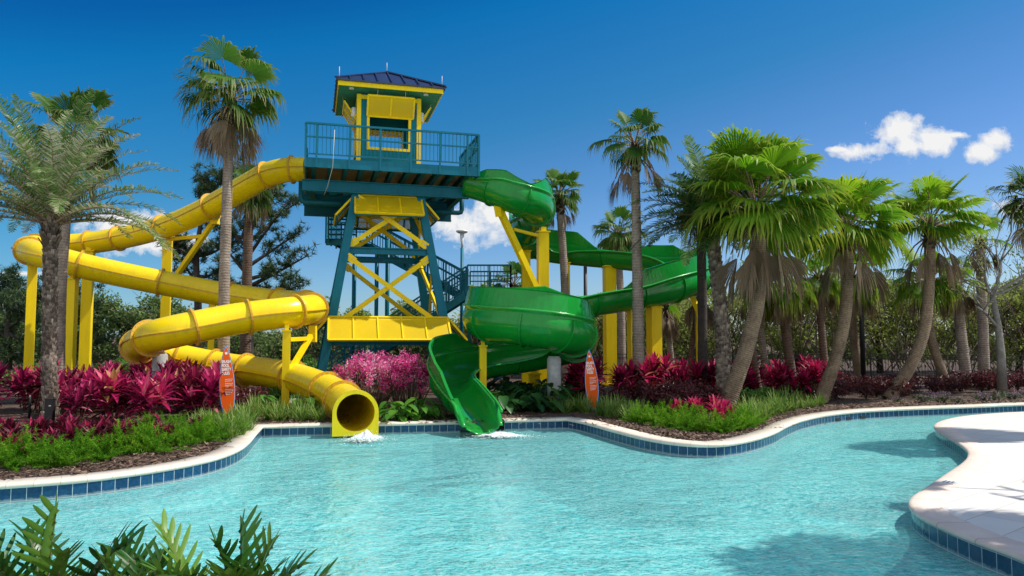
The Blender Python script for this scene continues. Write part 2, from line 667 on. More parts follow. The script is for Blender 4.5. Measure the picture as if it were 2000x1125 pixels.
M['cane'] = bark('plant_cane', (.16, .10, .06), (.36, .26, .15), 16, .5)
M['twig'] = bark('dry_twig', (.09, .065, .045), (.30, .23, .165), 3, .1)

# ---------------------------------------------------------------- camera, sun, sky
cam_d = bpy.data.cameras.new('camera')
cam = bpy.data.objects.new('camera', cam_d)
COL.objects.link(cam)
cam.location = (0, 0, CAMZ)
cam.rotation_euler = (math.pi / 2 + PITCH, 0, 0)
cam_d.sensor_width = 36
cam_d.lens = 36 * F / 2000
cam_d.clip_start = .05
cam_d.clip_end = 6000
scene.camera = cam

SUN_EL = R_(53)
SUN_TO = Vector((math.cos(SUN_EL) * math.cos(R_(6)), math.cos(SUN_EL) * math.sin(R_(6)), math.sin(SUN_EL)))
sd = bpy.data.lights.new('sun', 'SUN')
sd.energy = 5.3
sd.angle = R_(.53)
sd.color = (1, .95, .87)
sun = bpy.data.objects.new('sun', sd)
COL.objects.link(sun)
sun.location = (0, 0, 40)
sun.rotation_euler = (-SUN_TO).to_track_quat('-Z', 'Y').to_euler()

w = bpy.data.worlds.new('World')
scene.world = w
w.use_nodes = True
wt = w.node_tree
wt.nodes.clear()


def sky():
    n = NT.__new__(NT)
    n.t = wt
    out = n.N('ShaderNodeOutputWorld')
    sk = n.N('ShaderNodeTexSky', sky_type='NISHITA')
    sk.sun_disc = False
    sk.sun_elevation = SUN_EL
    sk.sun_rotation = math.atan2(SUN_TO.x, SUN_TO.y)
    sk.air_density = 1.0
    sk.dust_density = .3
    sk.ozone_density = 3.0
    tc = n.N('ShaderNodeTexCoord').outputs['Generated']
    s = n.N('ShaderNodeSeparateXYZ')
    n.L(tc, s.inputs[0])
    X, Y, Z = s.outputs
    # polarised deep blue, paler near the ground and towards the sun side
    fac = n.math('ADD', n.math('MULTIPLY', Z, 1.0), n.math('MULTIPLY', X, -.22))
    grade = n.ramp(n.math('MULTIPLY_ADD', fac, 1.0, .2), [(.20, (.62, .75, .92)), (.32, (.46, .68, .93)), (.42, (.28, .61, .85)), (.47, (.165, .60, .82)), (.62, (.028, .56, .88)), (.67, (.018, .42, .79)), (1, (.02, .36, .74))])
    base = n.mixc(1.0, sk.outputs[0], grade, 'MULTIPLY')
    # sky behind the viewer brightened and whitened, added as fill for viewer-facing surfaces
    hz = n.math('MULTIPLY_ADD', Y, -1.6, .1)
    hz = n.ramp(hz, [(.0, (0, 0, 0)), (1, (1, 1, 1))])
    bright = n.mixc(.6, sk.outputs[0], (9.4, 9.5, 9.7))
    base = n.mixc(hz, base, bright)
    # cumulus: ellipses of density in direction space broken up by noise
    Yc = n.math('MAXIMUM', Y, .05)
    u = n.math('DIVIDE', X, Yc)
    v = n.math('DIVIDE', Z, Yc)
    cv = n.N('ShaderNodeCombineXYZ')
    n.L(u, cv.inputs[0])
    n.L(v, cv.inputs[1])
    n1 = n.noise(11, 8, .62, cv.outputs[0], .25)
    n2 = n.noise(30, 8, .68, cv.outputs[0], .3)
    field = None
    shade = None

    def dirp(px, py):
        d = _ray(px, py)
        return d[0] / d[1], d[2] / d[1]
    for (px, py, ax, ay) in CLOUDS:
        u0, v0 = dirp(px, py)
        du = n.math('DIVIDE', n.math('SUBTRACT', u, u0), ax / F)
        dv = n.math('DIVIDE', n.math('SUBTRACT', v, v0), ay / F)
        d = n.math('SQRT', n.math('ADD', n.math('MULTIPLY', du, du), n.math('MULTIPLY', dv, dv)))
        fl = n.math('SUBTRACT', 1.0, d)
        field = fl if field is None else n.math('MAXIMUM', field, fl)
        sh = n.math('MULTIPLY', n.math('MAXIMUM', fl, 0.0), n.math('MULTIPLY_ADD', dv, 1.0, .75))
        shade = sh if shade is None else n.math('MAXIMUM', shade, sh)
    dens = n.math('ADD', n.math('MULTIPLY', field, 1.5), n.math('ADD', n.math('MULTIPLY_ADD', n1, 3.2, -1.80), n.math('MULTIPLY_ADD', n2, 2.9, -1.42)))
    al = n.ramp(dens, [(.0, (0, 0, 0)), (.35, (.5, .5, .5)), (.9, (1, 1, 1))])
    al = n.math('MULTIPLY', al, n.math('GREATER_THAN', Y, .06))
    wcol = n.ramp(n.math('ADD', n.math('MULTIPLY', n1, .8), n.math('MULTIPLY', dens, .35)), [(.25, (8.6, 9.0, 9.4)), (.5, (7.4, 7.9, 8.6)), (.8, (5.6, 6.2, 7.2))])
    wcol.node.color_ramp.interpolation = 'EASE'
    wc = n.N('ShaderNodeVectorMath', operation='SCALE')
    n.L(n.ramp(n.math('ADD', n.math('MULTIPLY', shade, .6), n.math('MULTIPLY', n2, .75)), [(.20, (.60, .68, .78)), (.42, (.86, .89, .94)), (.60, (1, 1, 1))]), wc.inputs[0])
    wc.inputs['Scale'].default_value = 6.9
    wt.nodes.remove(wcol.node)
    c = n.mixc(al, base, (1, 1, 1))
    n.L(wc.outputs[0], c.node.inputs[7])
    bg = n.N('ShaderNodeBackground')
    bg.inputs['Strength'].default_value = .13
    n.L(c, bg.inputs['Color'])
    n.L(bg.outputs[0], out.inputs['Surface'])


CLOUDS = [(1752, 256, 74, 52), (1780, 285, 90, 32), (1820, 272, 66, 28), (1695, 294, 72, 26), (1868, 264, 30, 9), (1950, 270, 42, 40), (1915, 298, 44, 24), (1640, 292, 26, 8),
          (905, 440, 130, 56), (985, 420, 120, 44), (245, 438, 100, 40), (310, 480, 120, 30), (1965, 405, 42, 24), (30, 535, 120, 8)]
sky()

scene.view_settings.view_transform = 'Standard'
scene.view_settings.look = 'None'
scene.view_settings.exposure = 0
scene.view_settings.gamma = 1
scene.cycles.max_bounces = 8
scene.cycles.transparent_max_bounces = 12
scene.cycles.use_denoising = True
# ================================================================ POOL AND GROUND
rng = random.Random(7)


def sweep2d(P, prof, land, mi=0, mb=None, smooth=True, zt=True):
    """sweep a (offset towards land, z) profile along a plan path"""
    mb = mb or MB()
    n = len(P)
    V, T, Fc = [], [], []
    L = 0
    for i, p in enumerate(P):
        a, b = P[max(i - 1, 0)], P[min(i + 1, n - 1)]
        t1 = (p - a).normalized() if i else (b - p).normalized()
        t2 = (b - p).normalized() if i < n - 1 else t1
        n1 = Vector((-t1.y, t1.x, 0)) * land
        n2 = Vector((-t2.y, t2.x, 0)) * land
        nn = (n1 + n2).normalized()
        k = 1 / max(.45, nn.dot(n1))
        if i:
            L += (p - P[i - 1]).length
        for (o, z) in prof:
            V.append((p.x + nn.x * o * k, p.y + nn.y * o * k, z))
            T.append((.5, L, z, 1))
    m = len(prof)
    for i in range(n - 1):
        for j in range(m - 1):
            q = (i * m + j, i * m + j + 1, (i + 1) * m + j + 1, (i + 1) * m + j)
            Fc.append(q if land > 0 else q[::-1])
    mb.add(V, Fc, mi, smooth, T)
    return mb, [Vector(v) for v in V]


# centre lines of the two slides (measured)
yell = [(598, 331, 25.3), (560, 332, 25.3), (520, 343, 25.5), (470, 371, 26.0), (410, 405, 26.8), (340, 437, 27.6), (260, 460, 28.4), (180, 474, 28.8), (115, 480, 28.6), (66, 482, 27.4), (52, 486, 26.2), (68, 494, 24.9), (110, 506, 24.6),
        (190, 526, 25.0), (310, 551, 25.6), (420, 572, 26.0), (520, 587, 25.8), (570, 592, 25.0), (604, 597, 23.7), (612, 601, 22.6), (600, 605, 21.6), (560, 610, 20.8), (460, 623, 20.1), (370, 641, 19.4), (310, 655, 19.2), (276, 669, 19.9), (276, 682, 21.1), (312, 691, 22.0), (360, 702, 22.3),
        (440, 717, 22.2), (520, 728, 21.6), (585, 742, 20.6), (640, 764, 19.2), (672, 785, 17.9), (690, 800, 16.6), (694.5, 806, 15.85)]
YP, YPAR = smoothpath([at(*q) for q in yell], .16)
green = [(913, 358, 25.6), (945, 367, 25.5), (985, 381, 25.2), (1020, 394, 25.2), (1046, 405, 25.8), (1053, 418, 26.8), (1044, 432, 27.8), (1030, 446, 28.6), (1020, 463, 29.5), (1034, 478, 30.7), (1075, 490, 31.3), (1140, 497, 30.8), (1210, 503, 29.8), (1280, 511, 28.8), (1335, 522, 28.0), (1362, 534, 27.0), (1356, 548, 25.9), (1318, 561, 25.0),
         (1250, 574, 24.5), (1170, 587, 24.0), (1090, 599, 23.6), (1015, 610, 23.0), (962, 618, 22.2), (942, 625, 21.2), (957, 631, 20.3), (1010, 637, 19.8), (1070, 645, 19.7), (1112, 655, 20.1), (1130, 664, 20.9), (1122, 674, 21.9), (1085, 684, 22.5), (1030, 694, 22.6), (968, 703, 22.2), (915, 712, 21.4), (884, 722, 20.4), (878, 740, 19.3), (893, 762, 18.3), (912, 785, 17.4), (930, 806, 16.5), (943, 827, 15.85)]
GP, GPAR = smoothpath([at(*q) for q in green], .14)
CZ = .25
segA = [(-420, 962), (-200, 957), (0, 945), (150, 934), (260, 921), (350, 907), (420, 892), (462, 877), (484, 862), (498, 846), (512, 831)]
segB = [(512, 831), (700, 827), (895, 823), (1000, 819), (1108, 817)]
segC = [(1108, 817), (1140, 823), (1200, 839), (1262, 854), (1330, 864), (1400, 866), (1460, 858), (1508, 844), (1538, 829), (1572, 817), (1625, 807), (1700, 800), (1800, 795.5), (1900, 792), (2000, 788), (2160, 784)]


def g2(l):
    r = []
    for x, y in l:
        p = gp(x, y, CZ)
        r.append(Vector((p.x, p.y, 0)))
    return r


pa = smoothpath(g2(segA), .12)[0]
GAPS = [(652, 737), (899, 985)]
pb = g2([(512, 831), (560, 830), (605, 829), (652, 828), (737, 826.2), (790, 825), (845, 824), (899, 822.8), (985, 819.7), (1030, 818.5), (1070, 817.8), (1108, 817)])
pc = smoothpath(g2(segC), .12)[0]
FAR = [Vector((-60, pa[0].y - 6, 0)), Vector((-25, pa[0].y - 1.4, 0))] + pa + pb[1:] + pc[1:] + [Vector((pc[-1].x + 14, pc[-1].y + .6, 0)), Vector((80, pc[-1].y + 2, 0))]
pe = thing('pool_edge', 'cream coping and blue tile band along the planted far side of the pool', 'pool edge', FAR[60])
cop_prof = [(.33, .16), (.33, .252), (.03, .252), (-.012, .243), (-.028, .216), (-.015, .188), (.004, .178)]
near_i = lambda q: min(range(len(FAR)), key=lambda k: (FAR[k] - q).length)
cut = [near_i(pb[3]), near_i(pb[4]), near_i(pb[7]), near_i(pb[8])]
PIECES = [FAR[:cut[0] + 1], FAR[cut[1]:cut[2] + 1], FAR[cut[3]:]]
cmb, tmb = MB(), MB()
for pc_ in PIECES:
    sweep2d(pc_, cop_prof, 1, 0, cmb)
    sweep2d(pc_, [(0, .186), (0, -.175)], 1, 0, tmb, False)
build('coping', cmb, M['coping'], pe)
build('tile_band', tmb, M['tile'], pe)
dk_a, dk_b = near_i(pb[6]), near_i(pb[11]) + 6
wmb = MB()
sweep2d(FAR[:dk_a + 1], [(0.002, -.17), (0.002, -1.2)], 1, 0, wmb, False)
sweep2d(FAR[dk_a:dk_b + 1], [(0.002, -.17), (0.002, -1.2)], 1, 1, wmb, False)  # stretch by the flume exit, its shade put into the colour
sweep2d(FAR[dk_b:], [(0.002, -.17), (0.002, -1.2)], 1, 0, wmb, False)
structure('pool_wall', wmb, [M['plaster'], M['plaster_shade']])
# three dark skimmer slots in the tile band
for (x, y) in ((1609, 819), (1631, 816), (1658, 813)):
    p = gp(x, y, .05)
    i = min(range(len(FAR)), key=lambda k: (FAR[k].xy - p.xy).length)
    t = (FAR[i + 1] - FAR[i - 1]).normalized()
    c = FAR[i]
    mb = MB()
    nrm = Vector((-t.y, t.x, 0))
    mb.beam(c + Vector((0, 0, .075)) - t * .11 - nrm * .004, c + Vector((0, 0, .075)) + t * .11 - nrm * .004, .012, .075)
    build('skimmer_slot', mb, M['black'], pe)

# planted ground reaching to the horizon
inner = []


def channel(P, half, ymax):
    """cut-out in the bed under a slide's run-out"""
    Q = [q for q in P if q.y < ymax][::-1]
    L, Rr = [], []
    for i, q in enumerate(Q):
        a_, b_ = Q[max(i - 1, 0)], Q[min(i + 1, len(Q) - 1)]
        t_ = Vector((b_.x - a_.x, b_.y - a_.y, 0)).normalized()
        n_ = Vector((-t_.y, t_.x, 0))
        if q.y > 16.45:
            L.append(Vector((q.x, q.y, 0)) + n_ * half)
            Rr.append(Vector((q.x, q.y, 0)) - n_ * half)
    return L[::2] + Rr[::-1][::2]


for k_, pc_ in enumerate(PIECES):
    inner += sweep2d(pc_, [(.325, 0)], 1)[1]
    if k_ == 0:
        inner += channel(YP, .36, 18.6)
    elif k_ == 1:
        inner += channel(GP, .42, 18.4)
poly = [Vector((p.x, p.y, .235)) for p in inner] + [Vector((900, 300, .235)), Vector((900, 3000, .235)), Vector((-900, 3000, .235)), Vector((-900, 300, .235)), Vector((-200, 30, .235))]
tris = geometry.tessellate_polygon([poly])
mb = MB()
mb.add(poly, [tuple(t) for t in tris])
gnd = structure('ground', mb, M['mulch'])

# near deck with its own edge
segN = [(2000, 1086), (1900, 1049), (1832, 1020), (1797, 1002), (1779, 984), (1786, 968), (1812, 951), (1850, 925), (1882, 903), (1893, 889), (1889, 876), (1865, 859), (1836, 842), (1826, 832), (1836, 823), (1872, 814), (1930, 808), (2000, 804), (2150, 799)]
pn = g2(segN)
pn = [Vector((2.6, 4.6, 0)), Vector((3.7, 4.95, 0)), Vector((4.25, 5.7, 0))] + pn
pn = smoothpath(pn, .12)[0]
NEAR = [Vector((-60, 4.6, 0)), Vector((-8, 4.6, 0))] + pn + [Vector((pn[-1].x + 10, pn[-1].y + .4, 0)), Vector((80, pn[-1].y + 2, 0))]
pe2 = thing('pool_edge', 'tan coping and dark tile band along the curving white paved deck', 'pool edge', NEAR[40])
mb, _ = sweep2d(NEAR, [(.30, .16), (.30, .254), (.02, .254), (-.014, .246), (-.028, .222), (-.018, .20), (.004, .192)], -1)
build('coping', mb, M['coping_tan'], pe2)
mb, _ = sweep2d(NEAR, [(0, .2), (0, -.175)], -1, smooth=False)
build('tile_band', mb, M['tile'], pe2)
mb, _ = sweep2d(NEAR, [(0.002, -.17), (0.002, -1.2)], -1, smooth=False)
structure('pool_wall', mb, M['plaster'])
_, inner2 = sweep2d(NEAR, [(.298, 0)], -1)
poly = [Vector((p.x, p.y, .249)) for p in inner2] + [Vector((80, -40, .249)), Vector((-60, -40, .249))]
tris = geometry.tessellate_polygon([poly])
mb = MB()
mb.add(poly, [tuple(t) for t in tris])
structure('paved_deck', mb, M['paver'])
mb = MB()
mb.add([(-7, 1.0, .256), (.9, 1.0, .256), (.9, 4.25, .256), (-7, 4.25, .256)], [(0, 1, 2, 3)])
structure('planting_bed', mb, M['mulch'])
# small depth marker plate set in the tan coping
p = gp(1853, 942, .256)
mb = MB()
mb.box((p.x, p.y, .2585), (.25, .17, .008), Matrix.Rotation(.75, 3, 'Z'), 0)
for k in range(3):
    q = Matrix.Rotation(.75, 3, 'Z') @ Vector((rng.uniform(-.02, .02), .045 - .045 * k, 0))
    mb.box((p.x + q.x, p.y + q.y, .263), (.15 - .03 * k, .016, .003), Matrix.Rotation(.75, 3, 'Z'), 1)
tag(build('depth_marker', mb, [M['white'], M['black']], None, (p.x, p.y, .256)), 'small white marker plate set into the tan deck coping', 'marker')

mb = MB()
mb.add([(-60, -5, -1.18), (90, -5, -1.18), (90, 40, -1.18), (-60, 40, -1.18)], [(0, 1, 2, 3)])
structure('pool_floor', mb, M['plaster'])
mb = MB()
mb.add([(-60, 2, 0), (90, 2, 0), (90, 40, 0), (-60, 40, 0)], [(0, 1, 2, 3)])
structure('water', mb, M['water'])


def splash(px_, py_, lx, ly, hh, rot, label, seed, lift=0):
    r = random.Random(seed)
    c = gp(px_, py_, 0)
    mb = MB()
    n, m = 34, 9
    V, T, Fc = [], [], []
    for i in range(m):
        for k in range(n):
            a = 2 * math.pi * k / n
            q = i / (m - 1)
            e = q * (1 + .28 * noise.noise(Vector((math.cos(a) * 2.2 + seed, math.sin(a) * 2.2, 0))))
            x, y = math.cos(a) * e * lx, math.sin(a) * e * ly
            z = hh * max(0, 1 - q) ** 1.4 * (1 + .9 * noise.noise(Vector((x * 7, y * 7, seed)))) + .012 + .03 * (1 - q) * r.random()
            ca, sa = math.cos(rot), math.sin(rot)
            V.append((c.x + x * ca - y * sa, c.y + x * sa + y * ca, z))
            T.append((.5, q, 0, 1))
    for i in range(m - 1):
        for k in range(n):
            Fc.append((i * n + k, i * n + (k + 1) % n, (i + 1) * n + (k + 1) % n, (i + 1) * n + k))
    mb.add(V, Fc, 0, True, T)
    # flying drops and broken water at the fringe
    for _ in range(260):
        a = r.uniform(0, 6.283)
        q = r.random() ** .6 * 1.1
        x, y = math.cos(a) * q * lx, math.sin(a) * q * ly
        ca, sa = math.cos(rot), math.sin(rot)
        z = .02 + hh * r.random() * max(0, 1.1 - q) * 1.5
        s = r.uniform(.004, .011)
        p = Vector((c.x + x * ca - y * sa, c.y + x * sa + y * ca, z))
        mb.add([p + Vector((s, 0, 0)), p + Vector((-s * .6, s, 0)), p + Vector((-s * .6, -s, 0)), p + Vector((0, 0, s * 1.4))],
               [(0, 1, 3), (1, 2, 3), (2, 0, 3), (0, 2, 1)], 0, True, (.5, 0, 0, 1))
    tag(build('splash', mb, M['foam'], None, (c.x, c.y, 0)), label, 'splash')


# ================================================================ YELLOW TUBE SLIDE
RO, RI = .425, .395
ys = thing('tube_slide', 'bright yellow enclosed tube slide winding down from the tower platform to the pool', 'water slide', (YP[-1].x, YP[-1].y + 2, .24))


def frames(P):
    out = []
    for i, p in enumerate(P):
        t = (P[min(i + 1, len(P) - 1)] - P[max(i - 1, 0)]).normalized()
        s = t.cross(Z3).normalized()
        out.append((p, t, s, s.cross(t)))
    return out


FR = frames(YP)
NS = 28
mb = MB()
V = []
for (p, t, s, u) in FR:
    for k in range(NS):
        a = 2 * math.pi * k / NS
        V.append(p + (s * math.cos(a) + u * math.sin(a)) * RO)
Fc = [(i * NS + k, (i + 1) * NS + k, (i + 1) * NS + (k + 1) % NS, i * NS + (k + 1) % NS) for i in range(len(FR) - 1) for k in range(NS)]
mb.add(V, Fc, 0, True)
# inner skin of the last metres, seen through the mouth
I0 = len(FR) - 30
V = []
for (p, t, s, u) in FR[I0:]:
    for k in range(NS):
        a = 2 * math.pi * k / NS
        V.append(p + (s * math.cos(a) + u * math.sin(a)) * RI)
Fc = [(i * NS + (k + 1) % NS, (i + 1) * NS + (k + 1) % NS, (i + 1) * NS + k, i * NS + k) for i in range(len(FR) - I0 - 1) for k in range(NS)]
mb.add(V, Fc, 0, True)
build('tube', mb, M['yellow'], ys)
# lengthwise seams at mid height
mb = MB()
for sg in (-1, 1):
    V, Fc = [], []
    for (p, t, s, u) in FR:
        c = p + s * sg * (RO + .022)
        for (a, b) in ((-.03, -.012), (.018, -.012), (.018, .012), (-.03, .012)):
            V.append(c + s * sg * a + u * b)
    for i in range(len(FR) - 1):
        for k in range(4):
            Fc.append((i * 4 + k, i * 4 + (k + 1) % 4, (i + 1) * 4 + (k + 1) % 4, (i + 1) * 4 + k))
    mb.add(V, Fc, 0, False)
build('seam', mb, M['yellow_flange'], ys)


def ring(p, t, s, u, r0, r1, w, n=32, mi=0):
    mb = MB()
    V = []
    for d in (-w / 2, w / 2):
        for r in (r0, r1):
            for k in range(n):
                a = 2 * math.pi * k / n
                V.append(p + t * d + (s * math.cos(a) + u * math.sin(a)) * r)
    Fc = []
    for k in range(n):
        k2 = (k + 1) % n
        Fc += [(k, k2, n + k2, n + k), (2 * n + k, 3 * n + k, 3 * n + k2, 2 * n + k2), (n + k, n + k2, 3 * n + k2, 3 * n + k)]
    mb.add(V, Fc, mi, False)
    # bolt heads
    for k in range(0, 22):
        a = 2 * math.pi * (k + .5) / 22
        c = p + (s * math.cos(a) + u * math.sin(a)) * ((r0 + r1) / 2 + .008)
        mb.beam(c - t * (w / 2 + .012), c + t * (w / 2 + .012), .016, .016, 1)
    return mb


# flanges at measured joints
joints = [(575, 332, 25.3), (523, 342, 25.5), (412, 404, 26.8), (318, 444, 27.9), (232, 466, 28.6), (177, 474, 28.8), (125, 479, 28.7), (78, 481, 27.6), (57, 490, 25.4), (152, 516, 24.8), (313, 551, 25.6), (450, 577, 26), (541, 589, 25.5), (598, 596, 24), (610, 603, 22), (578, 608, 21), (487, 619, 20.3), (383, 638, 19.5), (294, 660, 19.4),
          (270, 676, 20.5), (352, 700, 22.3), (418, 713, 22.2), (478, 722, 22), (577, 739, 20.8), (640, 764, 19.2), (671, 784, 18)]
used = -9
for q in joints:
    c = at(*q)
    i = min(range(len(YP)), key=lambda k: (YP[k] - c).length)
    if i <= used:
        continue
    used = i
    p, t, s, u = FR[i]
    build('flange', ring(p, t, s, u, RO - .01, RO + .075, .05), [M['yellow_flange'], M['metal']], ys)
# mouth: round rim, squared off below into two feet
p, t, s, u = FR[-1]
mb = MB()
n = 40
V = []
tt = Vector((t.x, t.y, 0)).normalized()
ss = tt.cross(Z3)
for d in (-.07, .05):
    for inner_ in (True, False):
        for k in range(n):
            a = 2 * math.pi * k / n
            x, z = math.cos(a), math.sin(a)
            if inner_:
                x, z = x * RI, z * RI
            else:
                ro = RO + .055
                if z < 0:      # below mid height the rim becomes a block
                    x2 = max(-ro, min(ro, x / max(abs(x), abs(z)) * ro))
                    z2 = max(-ro, z / max(abs(x), abs(z)) * ro)
                    x, z = x2 * 1.0, max(z2, -(p.z + .06))
                else:
                    x, z = x * ro, z * ro
            V.append(Vector((p.x, p.y, p.z)) + tt * d + ss * x + Z3 * z)
Fc = []
for k in range(n):
    k2 = (k + 1) % n
    Fc += [(k, k2, n + k2, n + k)[::-1], (2 * n + k, 3 * n + k, 3 * n + k2, 2 * n + k2)[::-1], (n + k, n + k2, 3 * n + k2, 3 * n + k)[::-1], (k, 2 * n + k, 2 * n + k2, k2)[::-1]]
mb.add(V, Fc, 0, False)
build('mouth_rim', mb, M['yellow'], ys)
YT = t

# ================================================================ GREEN FLUME
GF = frames(GP)
NG = len(GP)
GR = .60


def gri(i):
    return GR - max(0, min(1, (GPAR[i] - 34) / 5)) * .24
# plan curvature -> bank and outer wall
curv = []
for i in range(NG):
    a, b = GF[max(i - 5, 0)][1], GF[min(i + 5, NG - 1)][1]
    ang = math.atan2(a.x * b.y - a.y * b.x, a.x * b.x + a.y * b.y)
    curv.append(ang / (.14 * 10))
curv = [sum(curv[max(0, i - 6):i + 7]) / len(curv[max(0, i - 6):i + 7]) for i in range(NG)]
gs = thing('flume_slide', 'glossy green open flume slide spiralling from the tower platform into the pool', 'water slide', (GP[-1].x, GP[-1].y + 1.5, .24))
# flume cross-section: outward-facing skin, inner skin, lips
NA = 22
rim = {}
V, Fc, T = [], [], []
for i, (p, t, s, u) in enumerate(GF):
    bank = max(-.42, min(.42, -curv[i] * 1.0))
    # the last metres flatten to a low run-out lip
    q = Matrix.Rotation(bank, 3, t)
    GRi = gri(i)
    s2, u2 = q @ s, q @ u
    prof = []
    A0, A1 = math.pi, 2 * math.pi
    for k in range(NA + 1):
        a = A0 + (A1 - A0) * k / NA
        prof.append((math.cos(a) * GRi, math.sin(a) * GRi * .95))
    out_ = [(-GRi - .005, .12)] + prof + [(GRi + .005, .12)]
    inn = [(x * .955, y * .955 if y < 0 else y) for (x, y) in out_][::-1]
    loop = [(-GRi - .085, .12), (-GRi - .085, .09), (-GRi - .005, .085)] + out_[1:-1] + [(GRi + .005, .085), (GRi + .085, .09), (GRi + .085, .12)] + inn
    m = len(loop)
    for (x, y) in loop:
        ke = max(0, min(1, (GPAR[i] - 37.9) / 1.1)) * .7
        y = y if y < -.25 else -.25 + (y + .25) * (1 - ke)
        V.append(p + s2 * x + u2 * (y + .08))
    rim[i] = (p + s2 * (-GRi - .02) + u2 * .2, p + s2 * (GRi + .02) + u2 * (.2 - .33 * max(0, min(1, (GPAR[i] - 37.9) / 1.1))), s2, u2)
Fc = []
for i in range(NG - 1):
    for k in range(m):
        k2 = (k + 1) % m
        Fc.append((i * m + k, (i + 1) * m + k, (i + 1) * m + k2, i * m + k2))
mb = MB()
mb.add(V, Fc, 0, True)
mb.f.append((np.array([list(range(m))]) + 0, 0, False))
mb.f.append((np.array([list(range(m))[::-1]]) + (NG - 1) * m, 0, False))
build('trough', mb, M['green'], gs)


def wallpart(i0, i1, side, h0, lean=.18):
    """raised outer wall along one rim, cut off slantwise at both ends"""
    mb = MB()
    V, Fc = [], []
    n_ = i1 - i0
    for i in range(i0, i1 + 1):
        a, b, s2, u2 = rim[i]
        base = (a if side < 0 else b)
        o = s2 * side
        q = min(1, (i - i0) / 6, (i1 - i) / 6)
        h = h0 * max(.06, q)
        for (x, z) in ((-.0, 0), (.03, 0), (.03 + lean * h, h), (.06 + lean * h, h + .02), (.0 + lean * h, h + .035), (-.015 + lean * h, h)):
            V.append(base + o * x + u2 * z)
    m = 6
    for i in range(n_):
        for k in range(m):
            k2 = (k + 1) % m
            Fc.append((i * m + k, (i + 1) * m + k, (i + 1) * m + k2, i * m + k2))
    mb.add(V, Fc, 0, False)
    mb.f.append((np.array([list(range(m))]), 0, False))
    mb.f.append((np.array([list(range(m))[::-1]]) + n_ * m, 0, False))
    build('side_wall', mb, M['green'], gs)


def idx(par):
    return min(range(NG), key=lambda k: abs(GPAR[k] - par))


# s points to the right of travel; outer side = right for left turns (+1)
for (a, b, sd_, h) in ((0, 3.2, 1, .30), (2.7, 7.4, 1, .52), (6.8, 11.2, -1, .50), (12.0, 13.9, -1, .42), (13.6, 18.6, -1, .52),
                       (19.5, 22.6, 1, .40), (21.6, 30.2, 1, .52), (32.3, 37.6, 1, .46), (0, 2.6, -1, .26)):
    wallpart(idx(a), idx(b), sd_, h)
# bolted joint ribs around the outside
for k, par in enumerate([1.4, 3.0, 4.6, 6.1, 7.6, 9.2, 10.6, 11.7, 12.6, 13.5, 14.6, 15.8, 17, 18.1, 19.2, 20.2, 21.3, 22.5, 24.0, 25.2, 26.4, 27.6, 28.8, 30.2, 31.5, 32.8, 34, 35.4, 36.6, 37.8]):
    i = idx(par)
    p, t, s, u = GF[i]
    a, b, s2, u2 = rim[i]
    mb = MB()
    V = []
    for d in (-.022, .022):
        for r in (gri(i) - .01, gri(i) + .055):
            for j in range(NA + 1):
                an = math.pi + math.pi * j / NA
                V.append(p + t * d + s2 * math.cos(an) * r + u2 * (math.sin(an) * r * .95 + .08))
    m = NA + 1
    Fc = []
    for j in range(NA):
        Fc += [(j, j + 1, m + j + 1, m + j), (2 * m + j, 3 * m + j, 3 * m + j + 1, 2 * m + j + 1), (m + j, m + j + 1, 3 * m + j + 1, 3 * m + j)]
    mb.add(V, Fc)
    build('joint_rib', mb, M['green'], gs)
# lighter lip along both rims
for sd_ in (0, 1):
    mb = MB()
    mb.tube([rim[i][sd_] + rim[i][2] * (.05 if sd_ else -.05) for i in range(0, NG, 2)], .032, 6)
    build('rim_lip', mb, M['green_rim'], gs)

splash(712, 863, .6, .7, .17, 0, 'white splash where water pours from the yellow tube mouth', 3)
splash(978, 855, .9, .45, .09, -.12, 'white splash at the foot of the green flume', 5)

# ================================================================ SUPPORT POSTS
postgroup = 'yellow steel posts carrying the slides'


def post(label, x, ytop, Y, wd, head=None, rot=0, arm=None, base=True, name='support_post'):
    """box column from the ground to measured height; arm = list of braces given as measured points"""
    top = at(x, ytop, Y)
    th = thing(name, label, 'support post', (top.x, top.y, .235), postgroup)
    mb = MB()
    R = Matrix.Rotation(rot, 3, 'Z')
    H = top.z - .235
    mb.box((top.x, top.y, .235 + H / 2), (wd, wd, H), R)
    build('column', mb, M['yellow_steel'], th)
    mb = MB()
    mb.box((top.x, top.y, .26), (wd * 1.8, wd * 1.8, .05), R)
    for a in (-1, 1):
        for b in (-1, 1):
            c = R @ Vector((a * wd * .72, b * wd * .72, 0))
            mb.box((top.x + c.x, top.y + c.y, .30), (.04, .04, .05), R)
    build('base_plate', mb, M['yellow_steel'], th)
    mb = MB()
    mb.box((top.x, top.y, top.z + .03), (wd * 1.25, wd * 1.25, .05), R)
    mb.box((top.x, top.y, top.z + .12), (wd * .5, wd * .9, .16), R)
    build('saddle', mb, M['yellow_steel'], th)
    for br in (arm or []):
        (p0, p1, bw) = br
        mb = MB()
        mb.beam(at(*p0), at(*p1), bw, bw)
        build('brace', mb, M['yellow_steel'], th)
    return th


